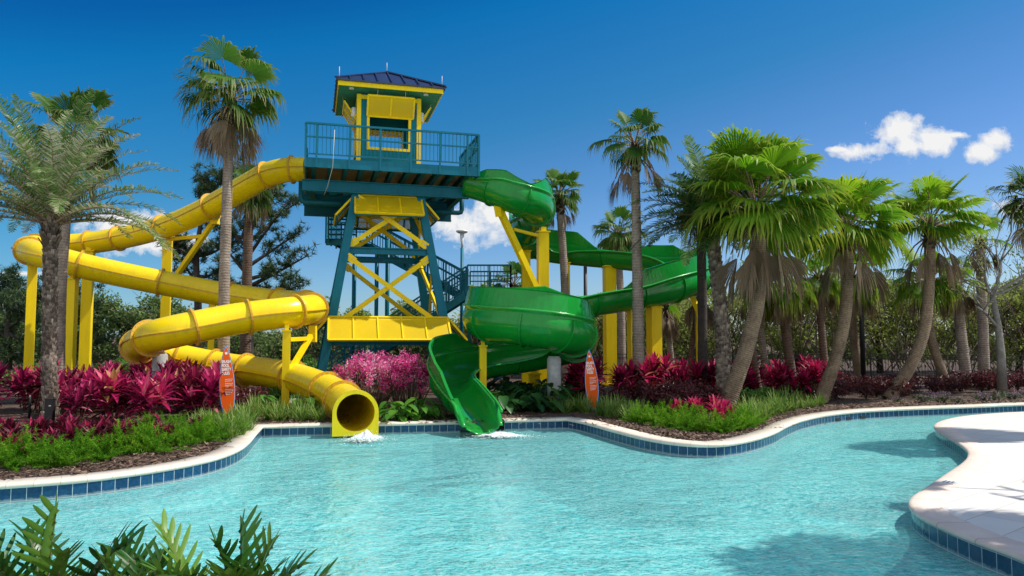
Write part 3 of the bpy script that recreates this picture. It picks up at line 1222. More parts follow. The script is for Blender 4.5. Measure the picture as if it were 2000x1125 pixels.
post('sunlit yellow post at far left under the tube bend, left of the feather palm', 64, 520, 25.2, .27, rot=.5)
post('shaded yellow post right of the feather palm trunk', 143, 546, 24.9, .26, rot=.05)
post('yellow post second to the right of the feather palm trunk', 174, 492, 28.6, .36, rot=.3)
post('yellow post with an outrigger arm standing left of the tall palm trunk', 328, 461, 28.2, .32, rot=.3,
     arm=[((333, 467, 28.1), (398, 461, 27.5), .12), ((346, 536, 28.1), (418, 432, 27.2), .16), ((420, 438, 27.1), (420, 418, 27.1), .26)])
post('slim yellow post seen between the tube runs beside the tall palm trunk', 415, 590, 26.0, .21, rot=.2)
post('yellow post with triangular bracket beside the tube exit', 560, 648, 20.45, .20, rot=.25,
     arm=[((565, 663, 20.5), (604, 661, 21.6), .11), ((568, 722, 20.5), (607, 656, 21.7), .13), ((611, 668, 22.0), (611, 636, 22.0), .2)])
post('yellow post behind the lowest tube run, left of the bracket post', 478, 742, 22.2, .2)
post('tall yellow post with slanted arm under the top green bend', 1060, 455, 26.3, .37, rot=.2,
     arm=[((1052, 574, 26.1), (979, 417, 25.3), .2), ((978, 422, 25.3), (974, 400, 25.2), .26), ((1003, 448, 25.6), (1054, 461, 26.2), .1)])
post('yellow post behind the slanted arm, under the second green bend', 1027, 492, 29.8, .34, rot=.1)
post('yellow post under the middle of the upper green run', 1190, 522, 29.9, .44, rot=.2)
post('narrow yellow post showing past the left side of a palm trunk', 1236, 604, 24.6, .30, rot=.3)
post('wide yellow post under the right half of the lower green run', 1277, 602, 24.9, .38, rot=.35)
post('yellow post mostly hidden behind the ringed palm trunk', 1105, 515, 30.6, .3, rot=.1)
post('slim yellow post with a cranked arm at the far right green bend', 1363, 604, 26.6, .14, rot=.1,
     arm=[((1363, 606, 26.6), (1341, 552, 26.9), .15), ((1341, 556, 26.9), (1334, 543, 27.1), .2), ((1348, 562, 26.8), (1358, 560, 26.7), .1)])
post('short yellow post holding the left of the big green bend', 943, 678, 20.6, .19, rot=.15)
post('yellow post in shade behind the big green bend', 1043, 732, 24.2, .34, rot=.1)


def pier(label, x, ytop, Y, r):
    top = at(x, ytop, Y)
    mb = MB()
    mb.tube([(top.x, top.y, .2), (top.x, top.y, top.z - .02), (top.x, top.y, top.z)], [r, r, r * .95], 24)
    mb.box((top.x, top.y, top.z + .02), (.3, .12, .04))
    tag(build('concrete_pier', mb, M['concrete'], None, (top.x, top.y, .235)), label, 'pier')


pier('round grey concrete pier under the left bend of the yellow tube', 313, 692, 20.0, .19)
pier('round grey concrete pier under the big green bend', 1082, 699, 20.3, .19)
mb = MB()
c = gp(563, 788, .235)
for (dx, dy, s) in ((0, 0, .3), (.34, .1, .2), (-.25, .12, .18)):
    V = []
    for k in range(9):
        a = 6.283 * k / 9
        V.append((c.x + dx + math.cos(a) * s * rng.uniform(.8, 1.2), c.y + dy + math.sin(a) * s * .7, .235))
    for k in range(9):
        a = 6.283 * k / 9
        V.append((c.x + dx + math.cos(a) * s * .8, c.y + dy + math.sin(a) * s * .55, .235 + s * .42 * rng.uniform(.8, 1.1)))
    mb.add(V, [(k, (k + 1) % 9, 9 + (k + 1) % 9, 9 + k) for k in range(9)] + [tuple(range(9, 18))])
    break
tag(build('footing', mb, M['concrete'], None, (c.x, c.y, .235)), 'rough grey concrete footing at the base of the bracket post', 'footing')


# ================================================================ SURFBOARD SIGNS
def surf_sign(label, cx, ytop, ybot, Y, rot, lean):
    top, bot = at(cx, ytop, Y), at(cx, ybot, Y)
    H = top.z - .235
    th = thing('surfboard_sign', label, 'sign', (bot.x, bot.y, .235), 'surfboard signs with splash pool rules')
    W = .175
    R = Matrix.Rotation(rot, 3, 'Z') @ Matrix.Rotation(lean, 3, 'Y')
    O = Vector((bot.x, bot.y, .235))

    def P(x, z, y):
        return O + R @ Vector((x, y, z))

    def outline(wd, h0, h1, n=26):
        L, Rr = [], []
        for k in range(n + 1):
            q = k / n
            z = h0 + (h1 - h0) * q
            x = wd * (math.sin(math.pi * min(1, q ** .80)) ** .72)
            if 0 < k < n:
                L.append((-x, z))
                Rr.append((x, z))
        return [(0, h0)] + Rr + [(0, h1)] + L[::-1]

    def slab(mb, o, y0, y1):
        n = len(o)
        V = [P(x, z, y0) for x, z in o] + [P(x, z, y1) for x, z in o]
        mb.add(V, [tuple(range(n)), tuple(range(2 * n - 1, n - 1, -1))] + [(k, n + k, n + (k + 1) % n, (k + 1) % n) for k in range(n)])
    mb = MB()
    slab(mb, outline(W, -.06, H), -.02, .02)
    build('board', mb, M['sign_blue'], th)
    mb = MB()
    slab(mb, outline(W - .014, .015, H - .035), -.024, -.0225)
    build('white_border', mb, M['white'], th)
    mb = MB()
    slab(mb, outline(W - .02, .03, H - .045), -.028, -.0255)
    build('face', mb, M['sign_orange'], th)
    # lettering
    mb = MB()
    n = 20
    V = [P(.0 + math.cos(6.283 * k / n) * .03, H * .885 + math.sin(6.283 * k / n) * .03, -.0305) for k in range(n)]
    mb.add(V, [tuple(range(n))])
    rr = random.Random(4)
    for li, (z, wd) in enumerate(((.535, .17), (.512, .155), (.478, .17), (.456, .16), (.434, .08), (.400, .17), (.378, .16), (.356, .15), (.334, .12))):
        x = -.045
        e = x + wd
        while x < e:
            l = rr.uniform(.016, .04)
            mb.add([P(min(a, e), z * H + b, -.0305) for a, b in ((x, -.006), (x + l, -.006), (x + l, .006), (x, .006))], [(0, 1, 2, 3)])
            x += l + .007
    for li, tx in enumerate(('SPLASH', 'POOL', 'SAFETY', 'RULES')):
        cu = bpy.data.curves.new('lettering', 'FONT')
        cu.body = tx
        cu.size = .092
        cu.space_character = .92
        cu.offset = .0035
        to = bpy.data.objects.new('lettering', cu)
        COL.objects.link(to)
        dg = bpy.context.evaluated_depsgraph_get()
        me = bpy.data.meshes.new_from_object(to.evaluated_get(dg))
        vs = [v.co.copy() for v in me.vertices]
        fs = [tuple(p.vertices) for p in me.polygons]
        bpy.data.objects.remove(to)
        bpy.data.curves.remove(cu)
        bpy.data.meshes.remove(me)
        mb.add([P(-.105 + v.x * .70, H * (.755 - .052 * li) + v.y * 1.0, -.0305) for v in vs], fs)
    build('lettering', mb, M['white'], th)


surf_sign('sunlit orange surfboard sign with blue edge, in the grass left of the tube exit', 446, 673, 813, 17.2, .42, -.055)
surf_sign('shaded orange surfboard sign with blue edge, right of the green flume exit', 1160, 682, 801, 19.4, -.16, -.075)
# ================================================================ SLIDE TOWER
TO = at(594.7, 327.3, 23.0)
AL = R_(15)
TU = Vector((math.cos(AL), math.sin(AL), 0))
TV = Vector((-math.sin(AL), math.cos(AL), 0))


def T(u, v, z):
    return Vector((TO.x, TO.y, 0)) + TU * u + TV * v + Z3 * z


RT = Matrix.Rotation(AL, 3, 'Z')
GZ = .235
tw = thing('slide_tower', 'teal and yellow steel slide tower with a roofed lookout cabin on its platform', 'tower', T(2.76, 2.58, GZ))


def tbox(mb, u0, u1, v0, v1, z0, z1, mi=0):
    mb.box(T((u0 + u1) / 2, (v0 + v1) / 2, (z0 + z1) / 2), (u1 - u0, v1 - v0, z1 - z0), RT, mi)


def one(name, mat, *a, parent=tw):
    mb = MB()
    tbox(mb, *a)
    return build(name, mb, mat, parent)


def beamp(name, mat, a, b, w_, h_, parent=tw, up=Z3):
    mb = MB()
    mb.beam(a, b, w_, h_, 0, up)
    return build(name, mb, mat, parent)


# ---- deck
UX, VX = 5.60, 5.10
mb = MB()
nb = 36
for k in range(nb):
    v0 = .06 + (VX - .12) * k / nb
    tbox(mb, .05, UX - .05, v0, v0 + (VX - .12) / nb - .012, 7.705, 7.745)
dk = build('deck_boards', mb, M['planks'], tw)
for (a, b, c, d) in ((0, UX, 0, .05), (0, UX, VX - .05, VX), (0, .05, .052, VX - .052), (UX - .05, UX, .052, VX - .052)):
    one('fascia', M['teal'], a, b, c, d, 7.47, 7.775)
for k in range(11):
    u0 = .28 + (UX - .62) * k / 10
    mb = MB()
    mb.ibeam(T(u0, .06, 7.58), T(u0, VX - .06, 7.58), .13, .23)
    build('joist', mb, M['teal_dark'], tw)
for v0 in (1.2, 3.95):
    mb = MB()
    mb.ibeam(T(-.08, v0, 7.12), T(5.5, v0, 7.12), .22, .38)
    build('girder', mb, M['teal'], tw)
for u0 in (.25, 5.2):
    mb = MB()
    mb.ibeam(T(u0, 1.32, 7.10), T(u0, 3.83, 7.10), .18, .34)
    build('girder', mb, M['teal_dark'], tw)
# drop frame below the girders at the back
mb = MB()
mb.ibeam(T(-.05, 4.6, 6.9), T(5.5, 4.6, 6.9), .2, .5)
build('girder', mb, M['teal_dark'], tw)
# feed pipes
mb = MB()
mb.tube([T(-.12, 1.75, 7.35), T(-.12, 1.75, 6.78), T(-.08, 1.75, 6.68), T(0, 1.75, 6.66), T(1.2, 1.75, 6.66)], .085, 10)
build('feed_pipe', mb, M['teal_dark'], tw)
mb = MB()
mb.tube([T(5.42, 2.0, 7.2), T(5.42, 2.0, 6.68), T(5.38, 2.0, 6.58), T(5.3, 2.0, 6.56), T(4.3, 2.0, 6.56)], .085, 10)
build('feed_pipe', mb, M['teal_dark'], tw)
mb = MB()
mb.tube([T(.9, -.03, 8.7), T(.86, -.04, 7.5), T(.72, .6, 7.0), T(.62, 1.1, 6.8)], .011, 6)
build('hose', mb, M['metal'], tw)


# ---- railings
def railing(a, b, parent, h=1.08, posts=None, drop=.32, name='railing', mat=None, end=True):
    mat = mat or M['teal']
    mb = MB()
    L = (b - a).length
    n = max(1, round(L / 1.0))
    ts = posts if posts else [k / n for k in range(n + 1)]
    for t in ts:
        p = a.lerp(b, t)
        mb.beam(p - Z3 * drop, p + Z3 * h, .06, .06, 0, Vector((b - a).normalized()))
    mb.beam(a + Z3 * h, b + Z3 * h, .075, .06)
    mb.beam(a + Z3 * (h * .60), b + Z3 * (h * .60), .045, .045)
    mb.beam(a + Z3 * .10, b + Z3 * .10, .04, .04)
    nb = max(2, int(L / .125))
    for k in range(nb + 1):
        p = a.lerp(b, k / nb)
        mb.beam(p + Z3 * .1, p + Z3 * h, .018, .018, 0, Vector((b - a).normalized()))
    return build(name, mb, mat, parent)


railing(T(.02, -.01, 7.79), T(5.6, -.01, 7.79), tw, posts=[0, .06, .243, .418, .594, .765, .93, 1])
railing(T(5.58, .05, 7.79), T(5.58, 3.2, 7.79), tw)
railing(T(.02, .05, 7.79), T(.02, 1.1, 7.79), tw)
railing(T(.02, 3.3, 7.79), T(.02, 5.08, 7.79), tw)
railing(T(.05, 5.08, 7.79), T(1.6, 5.08, 7.79), tw)
railing(T(3.4, 5.08, 7.79), T(5.55, 5.08, 7.79), tw)
beamp('kick_brace', M['teal'], T(5.58, .2, 8.8), T(5.58, 2.2, 7.8), .05, .05)

# ---- legs
CU, CV = 2.755, 2.58


def lp(i, j, z):
    k = (6.95 - z) * .172
    return T(CU + i * (1.09 + k), CV + j * (1.15 + k * .95), z)


for i in (-1, 1):
    for j in (-1, 1):
        mb = MB()
        mb.beam(lp(i, j, GZ), lp(i, j, 6.96), .27, .25, 0, TV)
        lg = build('leg', mb, M['teal'], tw)
        mb = MB()
        p = lp(i, j, GZ)
        mb.box((p.x, p.y, GZ + .05), (.55, .55, .12), RT)
        build('base_plate', mb, M['concrete'], lg)


def sides():
    for (i0, j0, i1, j1) in ((-1, -1, 1, -1), (-1, 1, 1, 1), (-1, -1, -1, 1), (1, -1, 1, 1)):
        yield i0, j0, i1, j1


for (i0, j0, i1, j1) in sides():
    for z in (5.0, 1.93):
        mb = MB()
        mb.ibeam(lp(i0, j0, z), lp(i1, j1, z), .18, .22 if z > 3 else .16)
        build('cross_beam', mb, M['teal'], tw)
    front = j0 == -1 and j1 == -1
    for (za, zb) in ((5.2, 6.8), (2.55, 4.78)):
        for flip in (0, 1):
            a = lp(i0, j0, za if not flip else zb).lerp(lp(i1, j1, za if not flip else zb), .045)
            b = lp(i1, j1, zb if not flip else za).lerp(lp(i0, j0, zb if not flip else za), .045)
            off = (T(0, -.07, 0) - T(0, 0, 0)) * (1 if flip else 0)
            cb_ = beamp('cross_brace', M['yellow_steel'], a + off, b + off, .07, .15, up=Z3)
            dr = (b - a).normalized()
            for e_, sg in ((a, 1), (b, -1)):
                mb = MB()
                c0 = e_ + off + dr * sg * .12
                mb.beam(c0 - dr * .16, c0 + dr * .16, .09, .24)
                for q in (-.08, .02, .10):
                    mb.beam(c0 + dr * q - TV * .062, c0 + dr * q + TV * .062, .035, .035, 1)
                build('gusset_plate', mb, [M['yellow_steel'], M['metal']], cb_)


# ---- perforated skirts, flaring outwards at the bottom
def skirt(a, b, c, d, bays, name='mesh_panel'):
    """a-b top edge, d-c bottom edge"""
    mb = MB()
    nrm = (b - a).cross(d - a).normalized()
    mb.add([a, b, c, d], [(0, 1, 2, 3)])
    pn_ = build(name, mb, M['perf'], tw)
    mb = MB()
    mb.beam(a, b, .06, .06, 0, nrm)
    mb.beam(d, c, .06, .06, 0, nrm)
    for k in range(bays + 1):
        q = k / bays
        mb.beam(a.lerp(b, q), d.lerp(c, q), .05 if 0 < k < bays else .06, .065, 0, nrm)
    build('panel_frame', mb, M['yellow_steel'], pn_)
    mb = MB()
    e = nrm * -.07
    if (e.z) > 0:
        e = -e
    for q in (.12, .88):
        mb.beam(a.lerp(b, q) + e, d.lerp(c, q) + e, .05, .05, 0, nrm)
    mb.beam(d.lerp(c, 0) + e, c + e, .06, .05, 0, nrm)
    build('panel_strut', mb, M['teal'], pn_)


def skirts(zt, zb, flare, ins, bays):
    k0, k1 = (6.95 - zt) * .172, (6.95 - zt) * .172 * .95
    hu, hv = 1.09 + k0 + ins, 1.15 + k1 + ins
    f = flare
    g = .02
    skirt(T(CU - hu, CV - hv, zt), T(CU + hu, CV - hv, zt), T(CU + hu + g, CV - hv - f, zb), T(CU - hu - g, CV - hv - f, zb), bays)
    skirt(T(CU - hu, CV + hv, zt), T(CU + hu, CV + hv, zt), T(CU + hu + g, CV + hv + f, zb), T(CU - hu - g, CV + hv + f, zb), bays)
    skirt(T(CU - hu, CV - hv, zt), T(CU - hu, CV + hv, zt), T(CU - hu - f, CV + hv + g, zb), T(CU - hu - f, CV - hv - g, zb), max(2, bays - 1))
    skirt(T(CU + hu, CV - hv, zt), T(CU + hu, CV + hv, zt), T(CU + hu + f, CV + hv + g, zb), T(CU + hu + f, CV - hv - g, zb), max(2, bays - 1))


skirts(6.93, 6.22, .62, .02, 3)
skirts(2.77, 2.04, .66, .12, 5)

# ---- cabin
U0, U1, V0, V1, Zf, Zt = 1.68, 3.80, 1.30, 3.62, 7.78, 10.36
cab_t = .07
zs, zh = 8.52, 9.72
for side in range(4):
    # wall with a window opening: below the sill, two jambs, header
    mb = MB()
    fr_ = MB()

    def wp(a0, a1, z0, z1, inset=0, th=cab_t, target=None):
        m_ = target or mb
        if side == 0:
            tbox(m_, U0 + a0, U0 + a1, V0 + inset, V0 + inset + th, z0, z1)
        elif side == 1:
            tbox(m_, U0 + a0, U0 + a1, V1 - inset - th, V1 - inset, z0, z1)
        elif side == 2:
            tbox(m_, U0 + inset, U0 + inset + th, V0 + a0, V0 + a1, z0, z1)
        else:
            tbox(m_, U1 - inset - th, U1 - inset, V0 + a0, V0 + a1, z0, z1)
    W_ = (U1 - U0) if side < 2 else (V1 - V0)
    a, b = .12, W_ - .12
    o0, o1 = .36, W_ - .36
    wp(a, b, Zf, zs)
    wp(a, o0, zs + .001, zh)
    wp(o1, b, zs + .001, zh)
    wp(a, b, zh + .001, Zt)
    wl = build('cabin_wall', mb, M['teal_wall'], tw)
    for (x0, x1, z0, z1) in ((o0 - .05, o1 + .05, zs - .05, zs + .04), (o0 - .05, o1 + .05, zh - .04, zh + .05), (o0 - .05, o0 + .04, zs + .041, zh - .041), (o1 - .04, o1 + .05, zs + .041, zh - .041)):
        wp(x0, x1, z0, z1, -.035, .13, fr_)
    for (x0, x1) in ((.1, W_ - .1),):
        wp(x0, x1, Zt - .16, Zt - .02, -.02, .05, fr_)
    build('window_frame', fr_, M['yellow_steel'], wl)
for (u0, v0) in ((U0, V0), (U1, V0), (U0, V1), (U1, V1)):
    su, sv = (1 if u0 == U0 else -1), (1 if v0 == V0 else -1)
    mb = MB()
    a, b = sorted((u0 - su * .03, u0 + su * .115))
    c, d = sorted((v0 - sv * .03, v0 + sv * .115))
    tbox(mb, a, b, c, d, Zf, Zt)
    build('corner_post', mb, M['yellow_steel'], tw)


def shutter(hinge_a, hinge_b, top_a, top_b):
    mb = MB()
    nrm = (hinge_b - hinge_a).cross(top_a - hinge_a).normalized()
    mb.add([hinge_a, hinge_b, top_b, top_a], [(0, 1, 2, 3)])
    sh = build('shutter', mb, M['perf'], tw)
    mb = MB()
    for a, b in ((hinge_a, hinge_b), (top_a, top_b), (hinge_a, top_a), (hinge_b, top_b), ((hinge_a + hinge_b) / 2, (top_a + top_b) / 2)):
        mb.beam(a, b, .06, .05, 0, nrm)
    build('shutter_frame', mb, M['yellow_steel'], sh)
    mb = MB()
    for q in (.2, .8):
        p = top_a.lerp(top_b, q)
        e = Vector((p.x, p.y, 10.43)) + (p - hinge_a.lerp(hinge_b, q)) * .2
        mb.tube([p, Vector((e.x, e.y, 10.43))], .008, 5)
    build('stay_chain', mb, M['metal'], sh)


shutter(T(2.0, V0 - .05, 9.62), T(3.55, V0 - .05, 9.62), T(2.0, V0 - .42, 10.22), T(3.55, V0 - .42, 10.22))
shutter(T(2.0, V1 + .05, 9.62), T(3.55, V1 + .05, 9.62), T(2.0, V1 + .42, 10.22), T(3.55, V1 + .42, 10.22))
shutter(T(U0 - .05, 1.7, 9.62), T(U0 - .05, 3.2, 9.62), T(U0 - .42, 1.7, 10.2), T(U0 - .42, 3.2, 10.2))
shutter(T(U1 + .05, 1.7, 9.62), T(U1 + .05, 3.2, 9.62), T(U1 + .42, 1.7, 10.2), T(U1 + .42, 3.2, 10.2))
# ---- roof
E0, E1, W0, W1 = 1.0, 4.50, .68, 4.24
ez = 10.44
one('soffit', M['soffit'], E0 + .03, E1 - .03, W0 + .03, W1 - .03, ez, ez + .02)
for (a, b, c, d) in ((E0, E1, W0, W0 + .03), (E0, E1, W1 - .03, W1), (E0, E0 + .03, W0 + .031, W1 - .031), (E1 - .03, E1, W0 + .031, W1 - .031)):
    one('eave_board', M['yellow_steel'], a, b, c, d, ez - .03, ez + .12)
pk = T((E0 + E1) / 2, (W0 + W1) / 2, 11.55)
ov = .07
cs = [T(E0 - ov, W0 - ov, ez + .12), T(E1 + ov, W0 - ov, ez + .12), T(E1 + ov, W1 + ov, ez + .12), T(E0 - ov, W1 + ov, ez + .12)]
mb = MB()
mb.add([c + Z3 * .05 for c in cs] + [pk + Z3 * .05], [(0, 1, 4), (1, 2, 4), (2, 3, 4), (3, 0, 4)])
mb.add(cs + [c + Z3 * .05 for c in cs], [(0, 1, 5, 4), (1, 2, 6, 5), (2, 3, 7, 6), (3, 0, 4, 7), (3, 2, 1, 0)])
rf = build('roof', mb, M['navy_roof'], tw)
for k in range(4):
    a, b = cs[k] + Z3 * .06, cs[(k + 1) % 4] + Z3 * .06
    mid = (a + b) / 2
    nrm = (b - a).cross(pk - a).normalized()
    mb = MB()
    n = 8
    for q in range(1, n):
        f = q / n
        h = 1 - abs(2 * f - 1)
        p0 = a.lerp(b, f)
        p1 = p0 + (pk + Z3 * .06 - mid) * h * .985
        mb.beam(p0 + nrm * .02, p1 + nrm * .02, .035, .055, 0, nrm)
    mb.beam(a + nrm * .02, pk + Z3 * .07, .12, .05, 0, nrm)
    build('roof_seam', mb, M['navy_roof'], rf)
for p in cs + [pk]:
    q = p.lerp(pk, .06)
    mb = MB()
    mb.tube([q + Z3 * .03, q + Z3 * .42], .012, 5)
    build('lightning_rod', mb, M['metal'], rf)
for (u0, v0) in ((1.45, .98), (3.95, .98)):
    mb = MB()
    c = T(u0, v0, ez)
    mb.tube([c - Z3 * .03, c + Z3 * .005], .085, 18)
    build('soffit_lamp', mb, M['white'], tw)
for (u0, v0) in ((U0 - .1, 1.75), (U1 + .1, 1.75)):
    mb = MB()
    c = T(u0, v0, 9.85)
    mb.tube([c - Z3 * .17, c - Z3 * .13, c + Z3 * .13, c + Z3 * .17], [.06, .10, .10, .06], 14)
    build('wall_lamp', mb, M['white'], tw)

# ================================================================ STAIRCASE
stz = 3.85
P2a = at(909, 577, 31.2)
st = thing('staircase', 'teal steel switchback staircase with baluster railings climbing behind the tower', 'staircase', (P2a.x, P2a.y, GZ))


def flight(a, b, width, wd, n):
    """a foot to b head; width direction wd"""
    wd = wd.normalized()
    for q in (-1, 1):
        mb = MB()
        o = wd * q * width / 2
        mb.beam(a + o - Z3 * .12, b + o - Z3 * .12, .06, .28)
        build('stringer', mb, M['teal'], st)
    mb = MB()
    d = Vector((b.x - a.x, b.y - a.y, 0)).normalized()
    for k in range(n):
        p = a.lerp(b, (k + .7) / n)
        mb.beam(p - wd * (width / 2 - .04), p + wd * (width / 2 - .04), .26, .045)
    build('treads', mb, M['teal_dark'], st)
    for q in (-1, 1):
        o = wd * q * width / 2
        railing(a + o, b + o, st, 1.0, drop=.15)


a0 = at(640, 745, 29.6)
a0.z = .3
b0 = at(912, 572, 29.6)
flight(a0, Vector((b0.x, b0.y, b0.z)), 1.15, Vector((0, 1, 0)), 20)
lz = b0.z
b1 = at(905, 577, 31.2)
b1.z = lz
b2 = at(722, 478, 31.2)
flight(b1, b2, 1.15, Vector((0, 1, 0)), 12)


def landing(x0, x1, y0, y1, z, rails):
    mb = MB()
    mb.box(((x0 + x1) / 2, (y0 + y1) / 2, z - .03), (x1 - x0, y1 - y0, .05))
    for k in range(5):
        xx = x0 + (x1 - x0) * (k + .5) / 5
        mb.box((xx, (y0 + y1) / 2, z - .12), (.06, y1 - y0 - .05, .12))
    mb.box(((x0 + x1) / 2, y0 + .03, z - .14), (x1 - x0, .06, .26))
    mb.box(((x0 + x1) / 2, y1 - .03, z - .14), (x1 - x0, .06, .26))
    build('landing', mb, M['teal'], st)
    for (p, q) in rails:
        railing(Vector((*p, z)), Vector((*q, z)), st, 1.05, drop=.2)


lx0, lx1 = b0.x, b0.x + 1.75
ly0, ly1 = 29.0, 31.8
landing(lx0, lx1, ly0, ly1, lz, [((lx0 + .05, ly0), (lx1, ly0)), ((lx1, ly0), (lx1, ly1)), ((lx0, ly1), (lx1, ly1))])
tz = b2.z
tx1, tx0 = b2.x, b2.x - 1.35
landing(tx0, tx1, 29.2, 31.8, tz, [((tx0, 29.2), (tx0, 31.8)), ((tx0, 31.8), (tx1, 31.8))])
f3 = Vector(((tx0 + tx1) / 2, 29.1, tz))
f4 = T(2.5, 5.15, 7.76)
f4 = Vector((f3.x + .1, f4.y, 7.76))
flight(f3, f4 + Vector((0, 0, 0)), 1.1, Vector((1, 0, 0)), 9)
for (x, yb) in ((691, 29.3), (756, 29.3), (735, 31.7)):
    p = at(x, 600, yb)
    mb = MB()
    mb.tube([(p.x, p.y, GZ), (p.x, p.y, tz - .05)], .085, 14)
    build('column', mb, M['teal'], st)
for (x, yb) in ((916, 29.1), (985, 29.1), (985, 31.7)):
    p = at(x, 600, yb)
    mb = MB()
    mb.tube([(p.x, p.y, GZ), (p.x, p.y, lz - .05)], .07, 12)
    build('column', mb, M['teal_dark'], st)

# ================================================================ LAMPS, FENCE, SMALL POSTS
def lamp_post():
    Y = 33.5
    top = at(902.5, 452, Y)
    th = thing('lamp_post', 'teal lamp post with a flat white disc head, right of the tower', 'lamp post', (top.x, top.y, GZ))
    mb = MB()
    z1 = top.z - .75
    mb.tube([(top.x, top.y, GZ), (top.x, top.y, z1)], [.085, .07], 12)
    build('pole', mb, M['teal'], th)
    mb = MB()
    mb.tube([(top.x, top.y, z1), (top.x, top.y, z1 + .25), (top.x, top.y, top.z - .05)], [.05, .06, .11], 14)
    build('stem', mb, M['white'], th)
    mb = MB()
    mb.tube([(top.x, top.y, top.z - .08), (top.x, top.y, top.z - .03), (top.x, top.y, top.z + .03), (top.x, top.y, top.z + .05)], [.18, .27, .27, .22], 28)
    build('lamp_head', mb, M['white'], th)


lamp_post()


def area_light(x, ytop, Y, label, twin=False):
    top = at(x, ytop, Y)
    th = thing('area_light', label, 'lamp post', (top.x, top.y, GZ))
    mb = MB()
    mb.tube([(top.x, top.y, GZ), (top.x, top.y, top.z)], [.095, .08], 10)
    build('pole', mb, M['black'], th)
    mb = MB()
    if not twin:
        mb.beam(top + Vector((.0, 0, -.03)), top + Vector((.25, -.1, .05)), .06, .06, 0)
        mb.beam(top + Vector((.15, -.05, .03)), top + Vector((.62, -.2, .20)), .3, .07, 1)
    else:
        c = Vector((top.x, top.y, at(x, 622, Y).z))
        mb.box(c, (.26, .26, .12), None, 1)
        for s, dx in ((-1, -.34), (1, .36)):
            mb.beam(c, c + Vector((dx * .7, -.1, .02)), .05, .05, 1)
            mb.beam(c + Vector((dx * .7, -.1, .0)), c + Vector((dx * 1.3, -.2, -.09)), .12, .12, 1)
    build('camera_arm' if twin else 'lamp_head', mb, [M['black'], M['white']], th)


area_light(1143, 512, 34, 'dark pole with a tilted lamp head under the upper green run')
area_light(1678, 470, 28.5, 'black pole with two small white cameras, right of the leaning palm')


def fence():
    th = thing('metal_fence', 'low black picket fence running along the thicket behind the palms', 'fence', (10, 33, GZ))
    pts = [at(590, 700, 36), at(1000, 700, 35.5), at(1300, 700, 34), at(1700, 700, 33), at(2100, 700, 31)]
    pts = [Vector((p.x, p.y, GZ)) for p in pts]
    H = 1.12
    rl, pk_, ps = MB(), MB(), MB()
    for a, b in zip(pts, pts[1:]):
        L = (b - a).length
        for z in (.12, H - .18, H):
            rl.beam(a + Z3 * z, b + Z3 * z, .035, .035)
        n = int(L / .12)
        for k in range(n):
            p = a.lerp(b, k / n)
            pk_.beam(p + Z3 * .05, p + Z3 * (H + .02), .016, .016, 0, (b - a).normalized())
        n = int(L / 2.4)
        for k in range(n):
            p = a.lerp(b, k / n)
            mb = MB()
            mb.beam(p, p + Z3 * (H + .1), .06, .06, 0, (b - a).normalized())
            build('post', mb, M['black'], th)
    build('rails', rl, M['black'], th)
    build('pickets', pk_, M['black'], th)


fence()
# irrigation stake and junction box at the foot of the feather palm
p = gp(57, 817, GZ)
mb = MB()
mb.tube([(p.x, p.y, GZ), (p.x, p.y, GZ + .46), (p.x, p.y, GZ + .48)], [.028, .028, .018], 10)
mb.tube([(p.x, p.y, GZ + .48), (p.x, p.y, GZ + .54)], [.018, .016], 8, 1)
tag(build('irrigation_riser', mb, [M['black'], M['metal']], None, (p.x, p.y, GZ)), 'thin black irrigation riser left of the feather palm trunk', 'pipe')
p = gp(99, 828, GZ)
mb = MB()
mb.box((p.x, p.y - .05, GZ + .27), (.17, .11, .54))
mb.box((p.x, p.y - .05, GZ + .545), (.19, .13, .012))
mb.box((p.x + .03, p.y - .107, GZ + .40), (.05, .004, .02), None, 1)
tag(build('utility_box', mb, [M['black'], M['white']], None, (p.x, p.y, GZ)), 'narrow black utility box in front of the feather palm trunk', 'utility box')
